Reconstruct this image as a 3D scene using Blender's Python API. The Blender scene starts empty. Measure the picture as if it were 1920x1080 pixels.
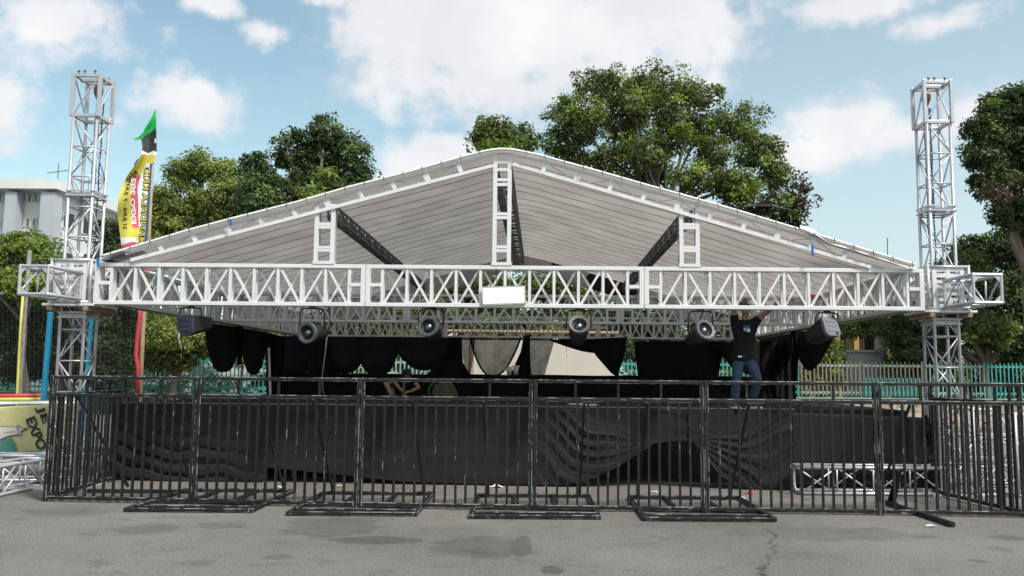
import bpy, math, random
import numpy as np
from mathutils import Vector, Matrix

random.seed(7)
RNG = np.random.default_rng(11)
SC = bpy.context.scene
COL = SC.collection
PI = math.pi

# ------------------------------------------------------------------ camera
FPX = 1600.0
TH = math.atan(164 / 1600.0)
RO = 0.0078
CAM = np.array([0.0, 0.0, 1.7])
_r0 = np.array([1.0, 0, 0]); _fw = np.array([0, math.cos(TH), math.sin(TH)]); _u0 = np.array([0, -math.sin(TH), math.cos(TH)])
_r = _r0 * math.cos(RO) + _u0 * math.sin(RO)
_u = -_r0 * math.sin(RO) + _u0 * math.cos(RO)
def ray(px, py): return _r * (px - 1016) / FPX + _u * (540 - py) / FPX + _fw
def at(px, py, Y):
    d = ray(px, py); return Vector(CAM + d * Y / d[1])
def gnd(px, py, z=0.0):
    d = ray(px, py); return Vector(CAM + d * (z - CAM[2]) / d[2])

cd = bpy.data.cameras.new('camera'); cam = bpy.data.objects.new('camera', cd); COL.objects.link(cam)
cd.sensor_width = 36; cd.lens = 30; cd.shift_x = -(1016 - 960) / 1920.0
cd.clip_start = 0.1; cd.clip_end = 3000
M = Matrix.Identity(4)
for i in range(3):
    M[i][0] = _r[i]; M[i][1] = _u[i]; M[i][2] = -_fw[i]; M[i][3] = CAM[i]
cam.matrix_world = M
SC.camera = cam

SC.view_settings.view_transform = 'Standard'
SC.view_settings.look = 'None'
SC.view_settings.exposure = 0.9
SC.view_settings.gamma = 1.0

# ------------------------------------------------------------------ sun and sky
SUN_EL = math.radians(52); SUN_AZ = math.atan2(0.72, -0.70)      # azimuth measured from +Y towards +X
sl = bpy.data.lights.new('sun', 'SUN'); so = bpy.data.objects.new('sun', sl); COL.objects.link(so)
sl.energy = 2.4; sl.angle = math.radians(9); sl.color = (1, 0.96, 0.9)
sd = Vector((math.sin(SUN_AZ) * math.cos(SUN_EL), math.cos(SUN_AZ) * math.cos(SUN_EL), math.sin(SUN_EL)))
so.rotation_euler = sd.to_track_quat('Z', 'Y').to_euler()

class NT:
    """small helper for node trees"""
    def __init__(s, nt): s.nt = nt; s.n = nt.nodes; s.l = nt.links
    def new(s, typ, **kw):
        n = s.n.new(typ)
        for k, v in kw.items(): setattr(n, k, v)
        return n
    def link(s, a, b): s.l.new(a, b)
    def setin(s, node, key, v):
        if hasattr(v, 'is_output') or isinstance(v, bpy.types.NodeSocket): s.link(v, node.inputs[key])
        else: node.inputs[key].default_value = v
    def math(s, op, a, b=None, c=None, clamp=False):
        n = s.new('ShaderNodeMath', operation=op, use_clamp=clamp)
        s.setin(n, 0, a)
        if b is not None: s.setin(n, 1, b)
        if c is not None: s.setin(n, 2, c)
        return n.outputs[0]
    def vmath(s, op, a, b=None):
        n = s.new('ShaderNodeVectorMath', operation=op)
        s.setin(n, 0, a)
        if b is not None: s.setin(n, 1, b)
        return n.outputs['Value'] if op in ('LENGTH', 'DOT_PRODUCT', 'DISTANCE') else n.outputs['Vector']
    def noise(s, vec, scale, detail=4, rough=0.55, dist=0.0):
        n = s.new('ShaderNodeTexNoise'); n.inputs['Scale'].default_value = scale
        n.inputs['Detail'].default_value = detail; n.inputs['Roughness'].default_value = rough
        n.inputs['Distortion'].default_value = dist
        if vec is not None: s.link(vec, n.inputs['Vector'])
        return n.outputs['Fac']
    def mr(s, v, a, b, c=0.0, d=1.0, smooth=True):
        n = s.new('ShaderNodeMapRange'); n.interpolation_type = 'SMOOTHSTEP' if smooth else 'LINEAR'
        s.setin(n, 0, v); n.inputs[1].default_value = a; n.inputs[2].default_value = b
        n.inputs[3].default_value = c; n.inputs[4].default_value = d
        return n.outputs[0]
    def mix(s, f, a, b, blend='MIX'):
        n = s.new('ShaderNodeMix', data_type='RGBA', blend_type=blend)
        s.setin(n, 0, f)
        for key, v in ((6, a), (7, b)):
            if isinstance(v, (tuple, list)): n.inputs[key].default_value = (v[0], v[1], v[2], 1)
            else: s.link(v, n.inputs[key])
        return n.outputs[2]

world = bpy.data.worlds.new('World'); SC.world = world; world.use_nodes = True
w = NT(world.node_tree); w.n.clear()
tc = w.new('ShaderNodeTexCoord')
sky = w.new('ShaderNodeTexSky'); sky.sky_type = 'NISHITA'; sky.sun_disc = False
sky.sun_elevation = SUN_EL; sky.sun_rotation = SUN_AZ; sky.air_density = 1.0; sky.dust_density = 1.6; sky.ozone_density = 1.2
SKY_S = 0.10
dirv = tc.outputs['Generated']
sx = w.new('ShaderNodeSeparateXYZ'); w.link(dirv, sx.inputs[0])
az = w.math('ARCTAN2', sx.outputs[0], sx.outputs[1]); el = w.math('ARCSINE', sx.outputs[2])
cx = w.new('ShaderNodeCombineXYZ'); w.link(az, cx.inputs[0]); w.link(el, cx.inputs[1])
pol = cx.outputs[0]
def azel(px, py):
    d = ray(px, py); d = d / np.linalg.norm(d); return math.atan2(d[0], d[1]), math.asin(d[2])
CLOUDS = [(95, 35, 210, 120, 1.0), (345, 182, 150, 78, 1.0), (930, 60, 500, 175, 1.15), (1180, 50, 400, 150, 1.05), (860, 165, 330, 120, .95),
          (820, 305, 190, 85, 1.15), (1600, 225, 160, 75, .95), (1700, 250, 190, 70, .8), (1890, 200, 150, 60, .8), (1530, 285, 120, 50, .65),
          (505, 62, 75, 42, .75), (400, 8, 110, 30, .75), (610, 0, 130, 40, .7), (690, 170, 90, 35, .55), (1770, 45, 130, 40, .75),
          (1620, 8, 260, 45, .7), (1240, 170, 200, 80, .7), (-500, 100, 500, 160, .9), (2500, 150, 500, 200, .9), (215, 225, 40, 30, .5)]
warp = w.noise(dirv, 9, 6, .6)
acc = None
for (cxp, cyp, rx, ry, st) in CLOUDS:
    a, e = azel(cxp, cyp)
    v = w.vmath('SUBTRACT', pol, (a, e, 0))
    v = w.vmath('MULTIPLY', v, (FPX / rx, FPX / ry, 0))
    m = w.math('MULTIPLY', w.math('SUBTRACT', 1.0, w.vmath('LENGTH', v)), st)
    acc = m if acc is None else w.math('MAXIMUM', acc, m)
# clouds over the rest of the dome
gl = w.mr(w.noise(dirv, 2.2, 5, .55), .5, .75, -.6, .7)
beh = w.mr(sx.outputs[1], .3, .55, 1, 0)
acc = w.math('MAXIMUM', acc, w.math('SUBTRACT', w.math('MULTIPLY', gl, beh), w.math('MULTIPLY', w.math('SUBTRACT', 1.0, beh), 1.0)))
dens = w.math('ADD', acc, w.math('MULTIPLY', w.math('SUBTRACT', warp, .5), 2.1))
fine = w.noise(dirv, 30, 6, .6)
dens = w.math('ADD', dens, w.math('MULTIPLY', w.math('SUBTRACT', fine, .5), .55))
cf = w.mr(dens, .12, .62)
thin = w.math('MULTIPLY', w.mr(w.noise(dirv, 4.0, 4, .55), .45, .75), .26)     # thin veil
veil_e = w.mr(el, .0, .62, .68, .10, smooth=True)                               # pale air near the horizon
veil_a = w.mr(az, -.22, .35, .04, 1.0)
veil = w.math('MAXIMUM', w.math('MULTIPLY', veil_e, veil_a), thin)
skyc = w.mix(1.0, sky.outputs[0], (SKY_S * 1.20, SKY_S * 1.22, SKY_S * 0.97), 'MULTIPLY')
skyc = w.mix(veil, skyc, (.36, .43, .46))
shade = w.mr(w.noise(dirv, 7, 5, .6), .3, .75)
ccol = w.mix(shade, (.45, .45, .47), (.53, .53, .535))
edge = w.mr(dens, .2, 1.0)
skyc = w.mix(w.math('MULTIPLY', cf, .95), skyc, ccol)
bg = w.new('ShaderNodeBackground'); bg.inputs['Strength'].default_value = 1.0
w.link(skyc, bg.inputs['Color'])
wo = w.new('ShaderNodeOutputWorld'); w.link(bg.outputs[0], wo.inputs[0])

# ------------------------------------------------------------------ materials
MATS = {}
def mat(name, col, rough=.6, metal=0.0, var=.12, vscale=6.0, bump=0.0, bscale=40.0, spec=.5, stretch=(1, 1, 1), dirt=None, dirt_amt=(.6, .75)):
    m = bpy.data.materials.new(name); m.use_nodes = True
    t = NT(m.node_tree); b = t.n['Principled BSDF']
    tcn = t.new('ShaderNodeTexCoord'); v = t.vmath('MULTIPLY', tcn.outputs['Object'], stretch)
    n = t.noise(v, vscale, 5)
    lo = tuple(c * (1 - var) for c in col); hi = tuple(min(1, c * (1 + var)) for c in col)
    c = t.mix(t.mr(n, .3, .7, smooth=False), lo, hi)
    if dirt is not None:
        dn = t.noise(v, vscale * 3.1, 6, .65)
        c = t.mix(t.mr(dn, dirt_amt[0], dirt_amt[1]), c, dirt)
    t.link(c, b.inputs['Base Color'])
    b.inputs['Roughness'].default_value = rough; b.inputs['Metallic'].default_value = metal
    b.inputs['Specular IOR Level'].default_value = spec
    if bump:
        bn = t.new('ShaderNodeBump'); bn.inputs['Strength'].default_value = bump; bn.inputs['Distance'].default_value = .02
        t.link(t.noise(v, bscale, 4), bn.inputs['Height']); t.link(bn.outputs[0], b.inputs['Normal'])
    MATS[name] = m
    return m

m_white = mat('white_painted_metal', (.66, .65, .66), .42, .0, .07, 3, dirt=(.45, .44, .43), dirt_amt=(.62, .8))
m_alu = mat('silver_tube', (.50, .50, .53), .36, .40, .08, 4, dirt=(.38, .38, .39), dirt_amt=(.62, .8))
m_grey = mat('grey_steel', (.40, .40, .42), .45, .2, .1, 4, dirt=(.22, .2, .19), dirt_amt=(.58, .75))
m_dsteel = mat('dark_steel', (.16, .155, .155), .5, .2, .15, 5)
def worn_mat(name, stretch, thr):
    m = mat(name, (.0115, .0112, .012), .45, 0, .4, 3, spec=.35)
    t = NT(m.node_tree); b = t.n['Principled BSDF']
    old = b.inputs['Base Color'].links[0].from_socket
    tcn = t.new('ShaderNodeTexCoord'); oi = t.new('ShaderNodeObjectInfo')
    P = t.vmath('ADD', tcn.outputs['Object'], oi.outputs['Location'])
    v = t.vmath('MULTIPLY', P, stretch)
    flat_ = t.mr(t.noise(v, 9, 6, .65), thr, thr + .045)
    g = t.new('ShaderNodeNewGeometry'); s_ = t.new('ShaderNodeSeparateXYZ'); t.link(g.outputs['True Normal'], s_.inputs[0])
    mx = t.math('MAXIMUM', t.math('MAXIMUM', t.math('ABSOLUTE', s_.outputs[0]), t.math('ABSOLUTE', s_.outputs[1])), t.math('ABSOLUTE', s_.outputs[2]))
    edge = t.math('LESS_THAN', mx, .97)
    wear_glint = t.math('MULTIPLY', edge, t.mr(t.noise(P, 5.5, 6, .7), .47, .58))  # lighter bevels: worn paint plus edge highlights put into the colour
    k = t.math('MAXIMUM', t.math('MULTIPLY', wear_glint, .62), t.math('MULTIPLY', flat_, .7))
    col_ = t.mix(t.noise(P, 25, 3), (.26, .26, .27), (.48, .48, .49))
    c = t.mix(k, old, col_); t.link(c, b.inputs['Base Color'])
    return m
m_black = worn_mat('worn_black_paint', (6, 6, .5), .635)
m_blackr = worn_mat('worn_black_rail_paint', (.8, 6, 6), .625)
m_blackd = mat('dull_black_paint', (.018, .017, .018), .5, 0, .4, 3, dirt=(.16, .155, .15), dirt_amt=(.62, .75), stretch=(2, 2, 1))
m_plastic = mat('black_housing', (.018, .018, .021), .42, 0, .25, 8, bump=.1, bscale=90)
m_lid = mat('grey_lilac_housing', (.13, .13, .165), .5, 0, .15, 8, dirt=(.22, .22, .25), dirt_amt=(.6, .75))
m_bluebox = mat('dark_blue_housing', (.030, .032, .055), .45, 0, .2, 8, dirt=(.1, .1, .13), dirt_amt=(.62, .8))
m_ring = mat('grey_ring', (.085, .085, .098), .45, .2, .15, 9)
m_chrome = mat('reflector', (.25, .26, .28), .3, 1.0, .05, 4)
m_lens = mat('dark_glass', (.012, .013, .018), .06, 0, .1, 4, spec=.8)
m_rubber = mat('black_cable', (.012, .012, .012), .6)
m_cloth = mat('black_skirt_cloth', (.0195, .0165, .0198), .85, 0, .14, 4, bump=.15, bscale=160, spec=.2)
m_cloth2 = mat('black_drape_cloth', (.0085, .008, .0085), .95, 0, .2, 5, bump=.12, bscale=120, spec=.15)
m_carpet = mat('black_stage_carpet', (.012, .0115, .012), .95, 0, .25, 6, spec=.2)
m_wood = mat('raw_wood', (.30, .20, .12), .7, 0, .3, 8, stretch=(1, 6, 6))
m_ply = mat('plywood', (.42, .33, .23), .75, 0, .2, 6)
m_bamboo = mat('bamboo', (.36, .25, .14), .6, 0, .3, 10, stretch=(4, 4, 1))
m_dpole = mat('weathered_pole', (.20, .19, .175), .8, 0, .35, 9, stretch=(4, 4, 1))
m_board = mat('white_board', (.90, .90, .90), .5, 0, .02, 3)
m_frame = mat('beige_board_edge', (.40, .36, .31), .6, 0, .15, 8)
m_cream = mat('cream_panel', (.62, .59, .52), .65, 0, .06, 1.5, dirt=(.5, .46, .39), dirt_amt=(.62, .85))
m_turq = mat('turquoise_paint', (.045, .29, .275), .5, 0, .2, 2, dirt=(.16, .21, .18), dirt_amt=(.58, .72))
m_turqp = mat('faded_turquoise_paint', (.20, .36, .32), .6, 0, .25, 2, dirt=(.22, .17, .11), dirt_amt=(.5, .66))
m_rust = mat('bare_rusty_picket', (.21, .185, .15), .8, 0, .3, 3, dirt=(.15, .095, .06), dirt_amt=(.5, .68))
m_plinth = mat('green_painted_plinth', (.10, .19, .155), .8, 0, .25, 1.2, dirt=(.2, .2, .18), dirt_amt=(.5, .7), bump=.3, bscale=20)
m_bluepad = mat('blue_padding', (.008, .19, .33), .5, 0, .12, 3)
m_yellow = mat('yellow_plastic', (.50, .47, .085), .5, 0, .12, 5)
m_red = mat('red_plastic', (.46, .04, .05), .5, 0, .15, 5)
m_orange = mat('orange_strap', (.75, .16, .05), .6, 0, .2, 8)
m_hoist = mat('brown_hoist_housing', (.22, .09, .03), .5, .2, .3, 12)
m_chain = mat('steel_chain', (.10, .11, .15), .4, .6, .2, 20)
m_concrete = mat('concrete', (.36, .35, .33), .85, 0, .15, 2, bump=.3, bscale=20, dirt=(.22, .21, .19), dirt_amt=(.55, .75))
m_bwhite = mat('white_building_wall', (.66, .66, .65), .8, 0, .06, .3, dirt=(.50, .50, .48), dirt_amt=(.58, .8))
m_bcol = mat('blue_grey_column', (.40, .425, .47), .8, 0, .06, .3)
m_bglass = mat('grey_window_blind', (.13, .135, .135), .25, 0, .15, .8)
m_bdark = mat('dark_opening', (.02, .02, .022), .4, 0, .2, 1)
m_hwall = mat('house_wall', (.42, .39, .33), .85, 0, .12, .8, dirt=(.28, .26, .22), dirt_amt=(.55, .75))
m_ochre = mat('ochre_column', (.50, .29, .09), .7, 0, .15, 2)
m_rooft = mat('brown_roof_tile', (.15, .085, .06), .85, 0, .3, 3, bump=.4, bscale=12)
m_bark = mat('bark', (.17, .14, .115), .9, 0, .3, 3, bump=.5, bscale=14, stretch=(1, 1, .3))
m_barkp = mat('pale_bark', (.36, .33, .29), .9, 0, .25, 3, bump=.4, bscale=14, stretch=(1, 1, .3))
m_barkm = mat('grey_bark', (.20, .175, .15), .9, 0, .25, 3, bump=.4, bscale=14, stretch=(1, 1, .3))
m_skin = mat('skin', (.36, .19, .125), .5, 0, .08, 6)
m_hair = mat('black_hair', (.008, .007, .007), .5, 0, .3, 30)
m_tee = mat('black_tee', (.014, .014, .017), .9, 0, .15, 10, spec=.2, bump=.2, bscale=30)
m_jean = mat('blue_jeans', (.026, .048, .088), .85, 0, .28, 9, bump=.25, bscale=60)
m_shoe = mat('dark_shoe', (.035, .035, .04), .7, 0, .2, 15)
m_sole = mat('white_sole', (.72, .71, .67), .6, 0, .05, 10)
m_shorts = mat('black_shorts', (.012, .012, .013), .9, 0, .2, 12)
m_olive = mat('olive_canvas', (.070, .078, .050), .85, 0, .2, 12, bump=.3, bscale=50)
m_clear = mat('clear_plastic_cup', (.55, .55, .56), .2, 0, .1, 10)
m_flagY = mat('flag_yellow', (.62, .53, .07), .75, 0, .06, 3)
m_flagG = mat('flag_green', (.02, .42, .10), .75, 0, .1, 3)
m_flagK = mat('flag_black', (.03, .03, .034), .75, 0, .2, 5)
m_flagR = mat('flag_red', (.62, .10, .13), .75, 0, .1, 3)
m_flagB = mat('flag_blue', (.008, .12, .40), .75, 0, .1, 3)
m_flagW = mat('flag_white', (.78, .77, .76), .75, 0, .05, 3)
m_ink = mat('dark_print', (.022, .02, .025), .8, 0, .2, 4)
m_bannerY = mat('faded_yellow_banner', (.55, .49, .24), .75, 0, .1, 3, bump=.6, bscale=7)
m_bannerG = mat('banner_green_print', (.075, .22, .185), .75, 0, .1, 3)
m_bannerP = mat('banner_pink_white_print', (.60, .54, .51), .75, 0, .05, 3)
m_rubble = mat('rubble', (.24, .19, .15), .9, 0, .5, 5, dirt=(.55, .53, .5), dirt_amt=(.6, .68))
m_litter = mat('white_scrap', (.62, .60, .57), .8, 0, .15, 30)
m_litterr = mat('red_scrap', (.5, .05, .04), .8, 0, .15, 30)

def mix_shader_mat(name, fn):
    m = bpy.data.materials.new(name); m.use_nodes = True
    t = NT(m.node_tree); t.n.clear(); o = t.new('ShaderNodeOutputMaterial'); fn(t, o); return m

def veil_cloth(name, col, a, scale=0.0):
    def fn(t, o):
        d = t.new('ShaderNodeBsdfDiffuse'); d.inputs[0].default_value = (*col, 1)
        tr = t.new('ShaderNodeBsdfTransparent'); tl = t.new('ShaderNodeBsdfTranslucent'); tl.inputs[0].default_value = (*[c * 1.5 for c in col], 1)
        m1 = t.new('ShaderNodeMixShader'); m1.inputs[0].default_value = .45; t.link(d.outputs[0], m1.inputs[1]); t.link(tl.outputs[0], m1.inputs[2])
        m2 = t.new('ShaderNodeMixShader')
        tcn = t.new('ShaderNodeTexCoord')
        f = t.mr(t.noise(tcn.outputs['Object'], 2.5, 4), .3, .7, max(0, a - .06), min(1, a + .06))
        t.link(f, m2.inputs[0]); t.link(m1.outputs[0], m2.inputs[1]); t.link(tr.outputs[0], m2.inputs[2])
        t.link(m2.outputs[0], o.inputs[0])
    return mix_shader_mat(name, fn)
m_sheer = veil_cloth('sheer_black_cloth', (.020, .019, .019), .20)
m_sheer2 = mat('thin_black_cloth', (.017, .017, .018), .95, 0, .25, 3, bump=.1, bscale=60, spec=.15)
m_net = veil_cloth('dark_sports_net', (.016, .017, .016), .55)

def canvas_fn(t, o):
    tcn = t.new('ShaderNodeTexCoord'); s = t.new('ShaderNodeSeparateXYZ'); t.link(tcn.outputs['Object'], s.inputs[0])
    wob = t.noise(tcn.outputs['Object'], .6, 3)
    yy = t.math('ADD', s.outputs[1], t.math('MULTIPLY', t.math('SUBTRACT', wob, .5), .03))
    ph = t.math('FRACT', t.math('DIVIDE', yy, .50))
    ln = t.math('LESS_THAN', t.math('ABSOLUTE', t.math('SUBTRACT', ph, .5)), .032)
    idx = t.math('FLOOR', t.math('DIVIDE', yy, .50))
    redn = t.mr(yy, 1.9, 4.2, 1, 0)                       # the front seams are sewn in red-brown, those behind in dark brown
    lc = t.mix(redn, (.075, .050, .045), (.22, .060, .045))
    n = t.noise(tcn.outputs['Object'], 1.3, 5)
    base = t.mix(t.mr(n, .3, .7), (.68, .65, .63), (.77, .74, .72))
    st = t.noise(t.vmath('MULTIPLY', tcn.outputs['Object'], (1.6, 6, 1)), 1.5, 6, .65)
    base = t.mix(t.mr(st, .70, .76, 0, .75), base, (.2, .18, .17))
    c = t.mix(ln, base, lc)
    d = t.new('ShaderNodeBsdfDiffuse'); t.link(c, d.inputs[0])
    tl = t.new('ShaderNodeBsdfTranslucent'); t.link(c, tl.inputs[0])
    mx = t.new('ShaderNodeMixShader'); mx.inputs[0].default_value = .56
    t.link(d.outputs[0], mx.inputs[1]); t.link(tl.outputs[0], mx.inputs[2]); t.link(mx.outputs[0], o.inputs[0])
m_canvas = mix_shader_mat('seamed_canvas', canvas_fn)
m_hem = mat('white_canvas_hem', (.78, .77, .76), .7, 0, .05, 3, bump=.3, bscale=9)

def leaf_mat(name, dark, light, tip):
    def fn(t, o):
        a = t.new('ShaderNodeAttribute'); a.attribute_name = 'tint'
        s = t.new('ShaderNodeSeparateColor'); t.link(a.outputs['Color'], s.inputs[0])
        c = t.mix(s.outputs[0], dark, light)
        c = t.mix(t.mr(s.outputs[1], .86, .97), c, tip)
        p = t.new('ShaderNodeBsdfPrincipled'); t.link(c, p.inputs['Base Color']); p.inputs['Roughness'].default_value = .55
        p.inputs['Specular IOR Level'].default_value = .35
        tl = t.new('ShaderNodeBsdfTranslucent'); t.link(t.mix(1.0, c, (1.1, 1.25, .6), 'MULTIPLY'), tl.inputs[0])
        mx = t.new('ShaderNodeMixShader'); mx.inputs[0].default_value = .32
        t.link(p.outputs[0], mx.inputs[1]); t.link(tl.outputs[0], mx.inputs[2]); t.link(mx.outputs[0], o.inputs[0])
    return mix_shader_mat(name, fn)
lf_mid = leaf_mat('mid_green_leaves', (.050, .070, .024), (.185, .225, .070), (.28, .38, .075))
lf_dark = leaf_mat('dark_green_leaves', (.034, .054, .026), (.112, .148, .062), (.17, .25, .07))
lf_light = leaf_mat('light_green_leaves', (.12, .15, .040), (.30, .34, .10), (.38, .43, .13))
lf_bright = leaf_mat('bright_green_leaves', (.10, .15, .030), (.25, .32, .065), (.32, .40, .09))
lf_brown = leaf_mat('dry_brown_leaves', (.055, .042, .030), (.13, .10, .065), (.10, .13, .04))
lf_purple = leaf_mat('purple_brown_leaves', (.035, .018, .020), (.085, .042, .045), (.10, .13, .04))

# ------------------------------------------------------------------ object helpers
def setp(o, label=None, cat=None, group=None, kind=None):
    if label: o['label'] = label
    if cat: o['category'] = cat
    if group: o['group'] = group
    if kind: o['kind'] = kind
    return o
def thing(name, label, cat, loc=(0, 0, 0), rotz=0, group=None):
    o = bpy.data.objects.new(name, None); COL.objects.link(o)
    o.location = loc; o.rotation_euler = (0, 0, rotz); o.empty_display_size = .2
    setp(o, label, cat, group); o['_w'] = [float(c) for c in loc]
    return o
def copy_tree(o, parent=None):
    c = o.copy(); COL.objects.link(c)
    if parent is not None: c.parent = parent
    for ch in list(o.children): copy_tree(ch, c)
    return c

class MB:
    """collects verts and faces, builds one mesh object"""
    def __init__(s): s.v = []; s.f = []; s.mi = []
    def add(s, vs, fs, mi=0):
        b = len(s.v); s.v.extend([tuple(v) for v in vs]); s.f.extend([tuple(i + b for i in f) for f in fs]); s.mi.extend([mi] * len(fs)); return s
    def box(s, a, b, mi=0):
        x0, y0, z0 = a; x1, y1, z1 = b
        return s.add([(x0, y0, z0), (x1, y0, z0), (x1, y1, z0), (x0, y1, z0), (x0, y0, z1), (x1, y0, z1), (x1, y1, z1), (x0, y1, z1)],
                     [(0, 3, 2, 1), (4, 5, 6, 7), (0, 1, 5, 4), (1, 2, 6, 5), (2, 3, 7, 6), (3, 0, 4, 7)], mi)
    def bar(s, p, q, w_, h_=None, up=(0, 0, 1), mi=0):
        p = Vector(p); q = Vector(q); h_ = w_ if h_ is None else h_
        d = (q - p).normalized(); u = Vector(up)
        if abs(d.dot(u)) > .98: u = Vector((0, 1, 0))
        r = d.cross(u).normalized(); u = r.cross(d).normalized()
        vs = []
        for e in (p, q):
            for (a, b) in ((-1, -1), (1, -1), (1, 1), (-1, 1)): vs.append(e + r * (a * w_ / 2) + u * (b * h_ / 2))
        return s.add(vs, [(0, 3, 2, 1), (4, 5, 6, 7), (0, 1, 5, 4), (1, 2, 6, 5), (2, 3, 7, 6), (3, 0, 4, 7)], mi)
    def path(s, pts, r, n=8, mi=0, cap=True):
        pts = [Vector(p) for p in pts]; rr = r if isinstance(r, (list, tuple)) else [r] * len(pts)
        b = len(s.v); prev = None
        for i, p in enumerate(pts):
            d = (pts[min(i + 1, len(pts) - 1)] - pts[max(i - 1, 0)]).normalized()
            u = prev if prev is not None else (Vector((0, 0, 1)) if abs(d.z) < .9 else Vector((0, 1, 0)))
            x = d.cross(u)
            if x.length < 1e-4: x = d.cross(Vector((1, 0, 0)))
            x.normalize(); y = x.cross(d).normalized(); prev = y
            for k in range(n):
                a = 2 * PI * k / n; s.v.append(tuple(p + (x * math.cos(a) + y * math.sin(a)) * rr[i]))
        for i in range(len(pts) - 1):
            for k in range(n):
                k2 = (k + 1) % n; s.f.append((b + i * n + k, b + (i + 1) * n + k, b + (i + 1) * n + k2, b + i * n + k2)); s.mi.append(mi)
        if cap:
            s.f.append(tuple(b + k for k in range(n))); s.mi.append(mi)
            s.f.append(tuple(b + (len(pts) - 1) * n + k for k in reversed(range(n)))); s.mi.append(mi)
        return s
    def tube(s, p, q, r, n=8, mi=0): return s.path([p, q], r, n, mi)
    def grid(s, fn, nu, nv, mi=None):
        b = len(s.v)
        for j in range(nv + 1):
            for i in range(nu + 1): s.v.append(tuple(fn(i / nu, j / nv)))
        for j in range(nv):
            for i in range(nu):
                a = b + j * (nu + 1) + i
                s.f.append((a, a + 1, a + nu + 2, a + nu + 1)); s.mi.append(mi((i + .5) / nu, (j + .5) / nv) if mi else 0)
        return s
    def lathe(s, prof, n=20, M_=None, mi=0):
        b = len(s.v)
        for (r, z) in prof:
            for k in range(n):
                a = 2 * PI * k / n; v = Vector((r * math.cos(a), r * math.sin(a), z)); s.v.append(tuple(M_ @ v if M_ else v))
        for j in range(len(prof) - 1):
            for k in range(n):
                k2 = (k + 1) % n; s.f.append((b + j * n + k, b + j * n + k2, b + (j + 1) * n + k2, b + (j + 1) * n + k)); s.mi.append(mi)
        return s
    def prism(s, poly, y0, y1, mi=0, M_=None):
        n = len(poly); vs = [Vector((x, y0, z)) for x, z in poly] + [Vector((x, y1, z)) for x, z in poly]
        if M_: vs = [M_ @ v for v in vs]
        fs = [tuple(range(n)), tuple(reversed(range(n, 2 * n)))] + [(i, n + i, n + (i + 1) % n, (i + 1) % n) for i in range(n)]
        return s.add(vs, fs, mi)
    def build(s, name, material, parent=None, smooth=False, solid=0.0, bevel=0.0, label=None, world_=True):
        me = bpy.data.meshes.new(name)
        off = Vector(parent['_w']) if (parent is not None and world_ and '_w' in parent) else Vector((0, 0, 0))
        vs = [(v[0] - off.x, v[1] - off.y, v[2] - off.z) for v in s.v]
        me.from_pydata(vs, [], s.f); me.update()
        mats = material if isinstance(material, (list, tuple)) else [material]
        for m_ in mats: me.materials.append(m_)
        if len(mats) > 1: me.polygons.foreach_set('material_index', s.mi)
        if smooth: me.polygons.foreach_set('use_smooth', [True] * len(me.polygons))
        o = bpy.data.objects.new(name, me); COL.objects.link(o)
        if parent is not None:
            o.parent = parent; o['_w'] = list(off)
        if solid: md = o.modifiers.new('thick', 'SOLIDIFY'); md.thickness = solid; md.offset = 0
        if bevel: md = o.modifiers.new('bev', 'BEVEL'); md.width = bevel; md.segments = 2; md.limit_method = 'ANGLE'
        if label: o['label'] = label
        return o
def smoothstep(a, b, x):
    t = min(1, max(0, (x - a) / (b - a))); return t * t * (3 - 2 * t)
def lerp_list(pts, x):
    if x <= pts[0][0]: return pts[0][1]
    for (x0, y0), (x1, y1) in zip(pts, pts[1:]):
        if x <= x1: return y0 + (y1 - y0) * (x - x0) / (x1 - x0)
    return pts[-1][1]

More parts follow.
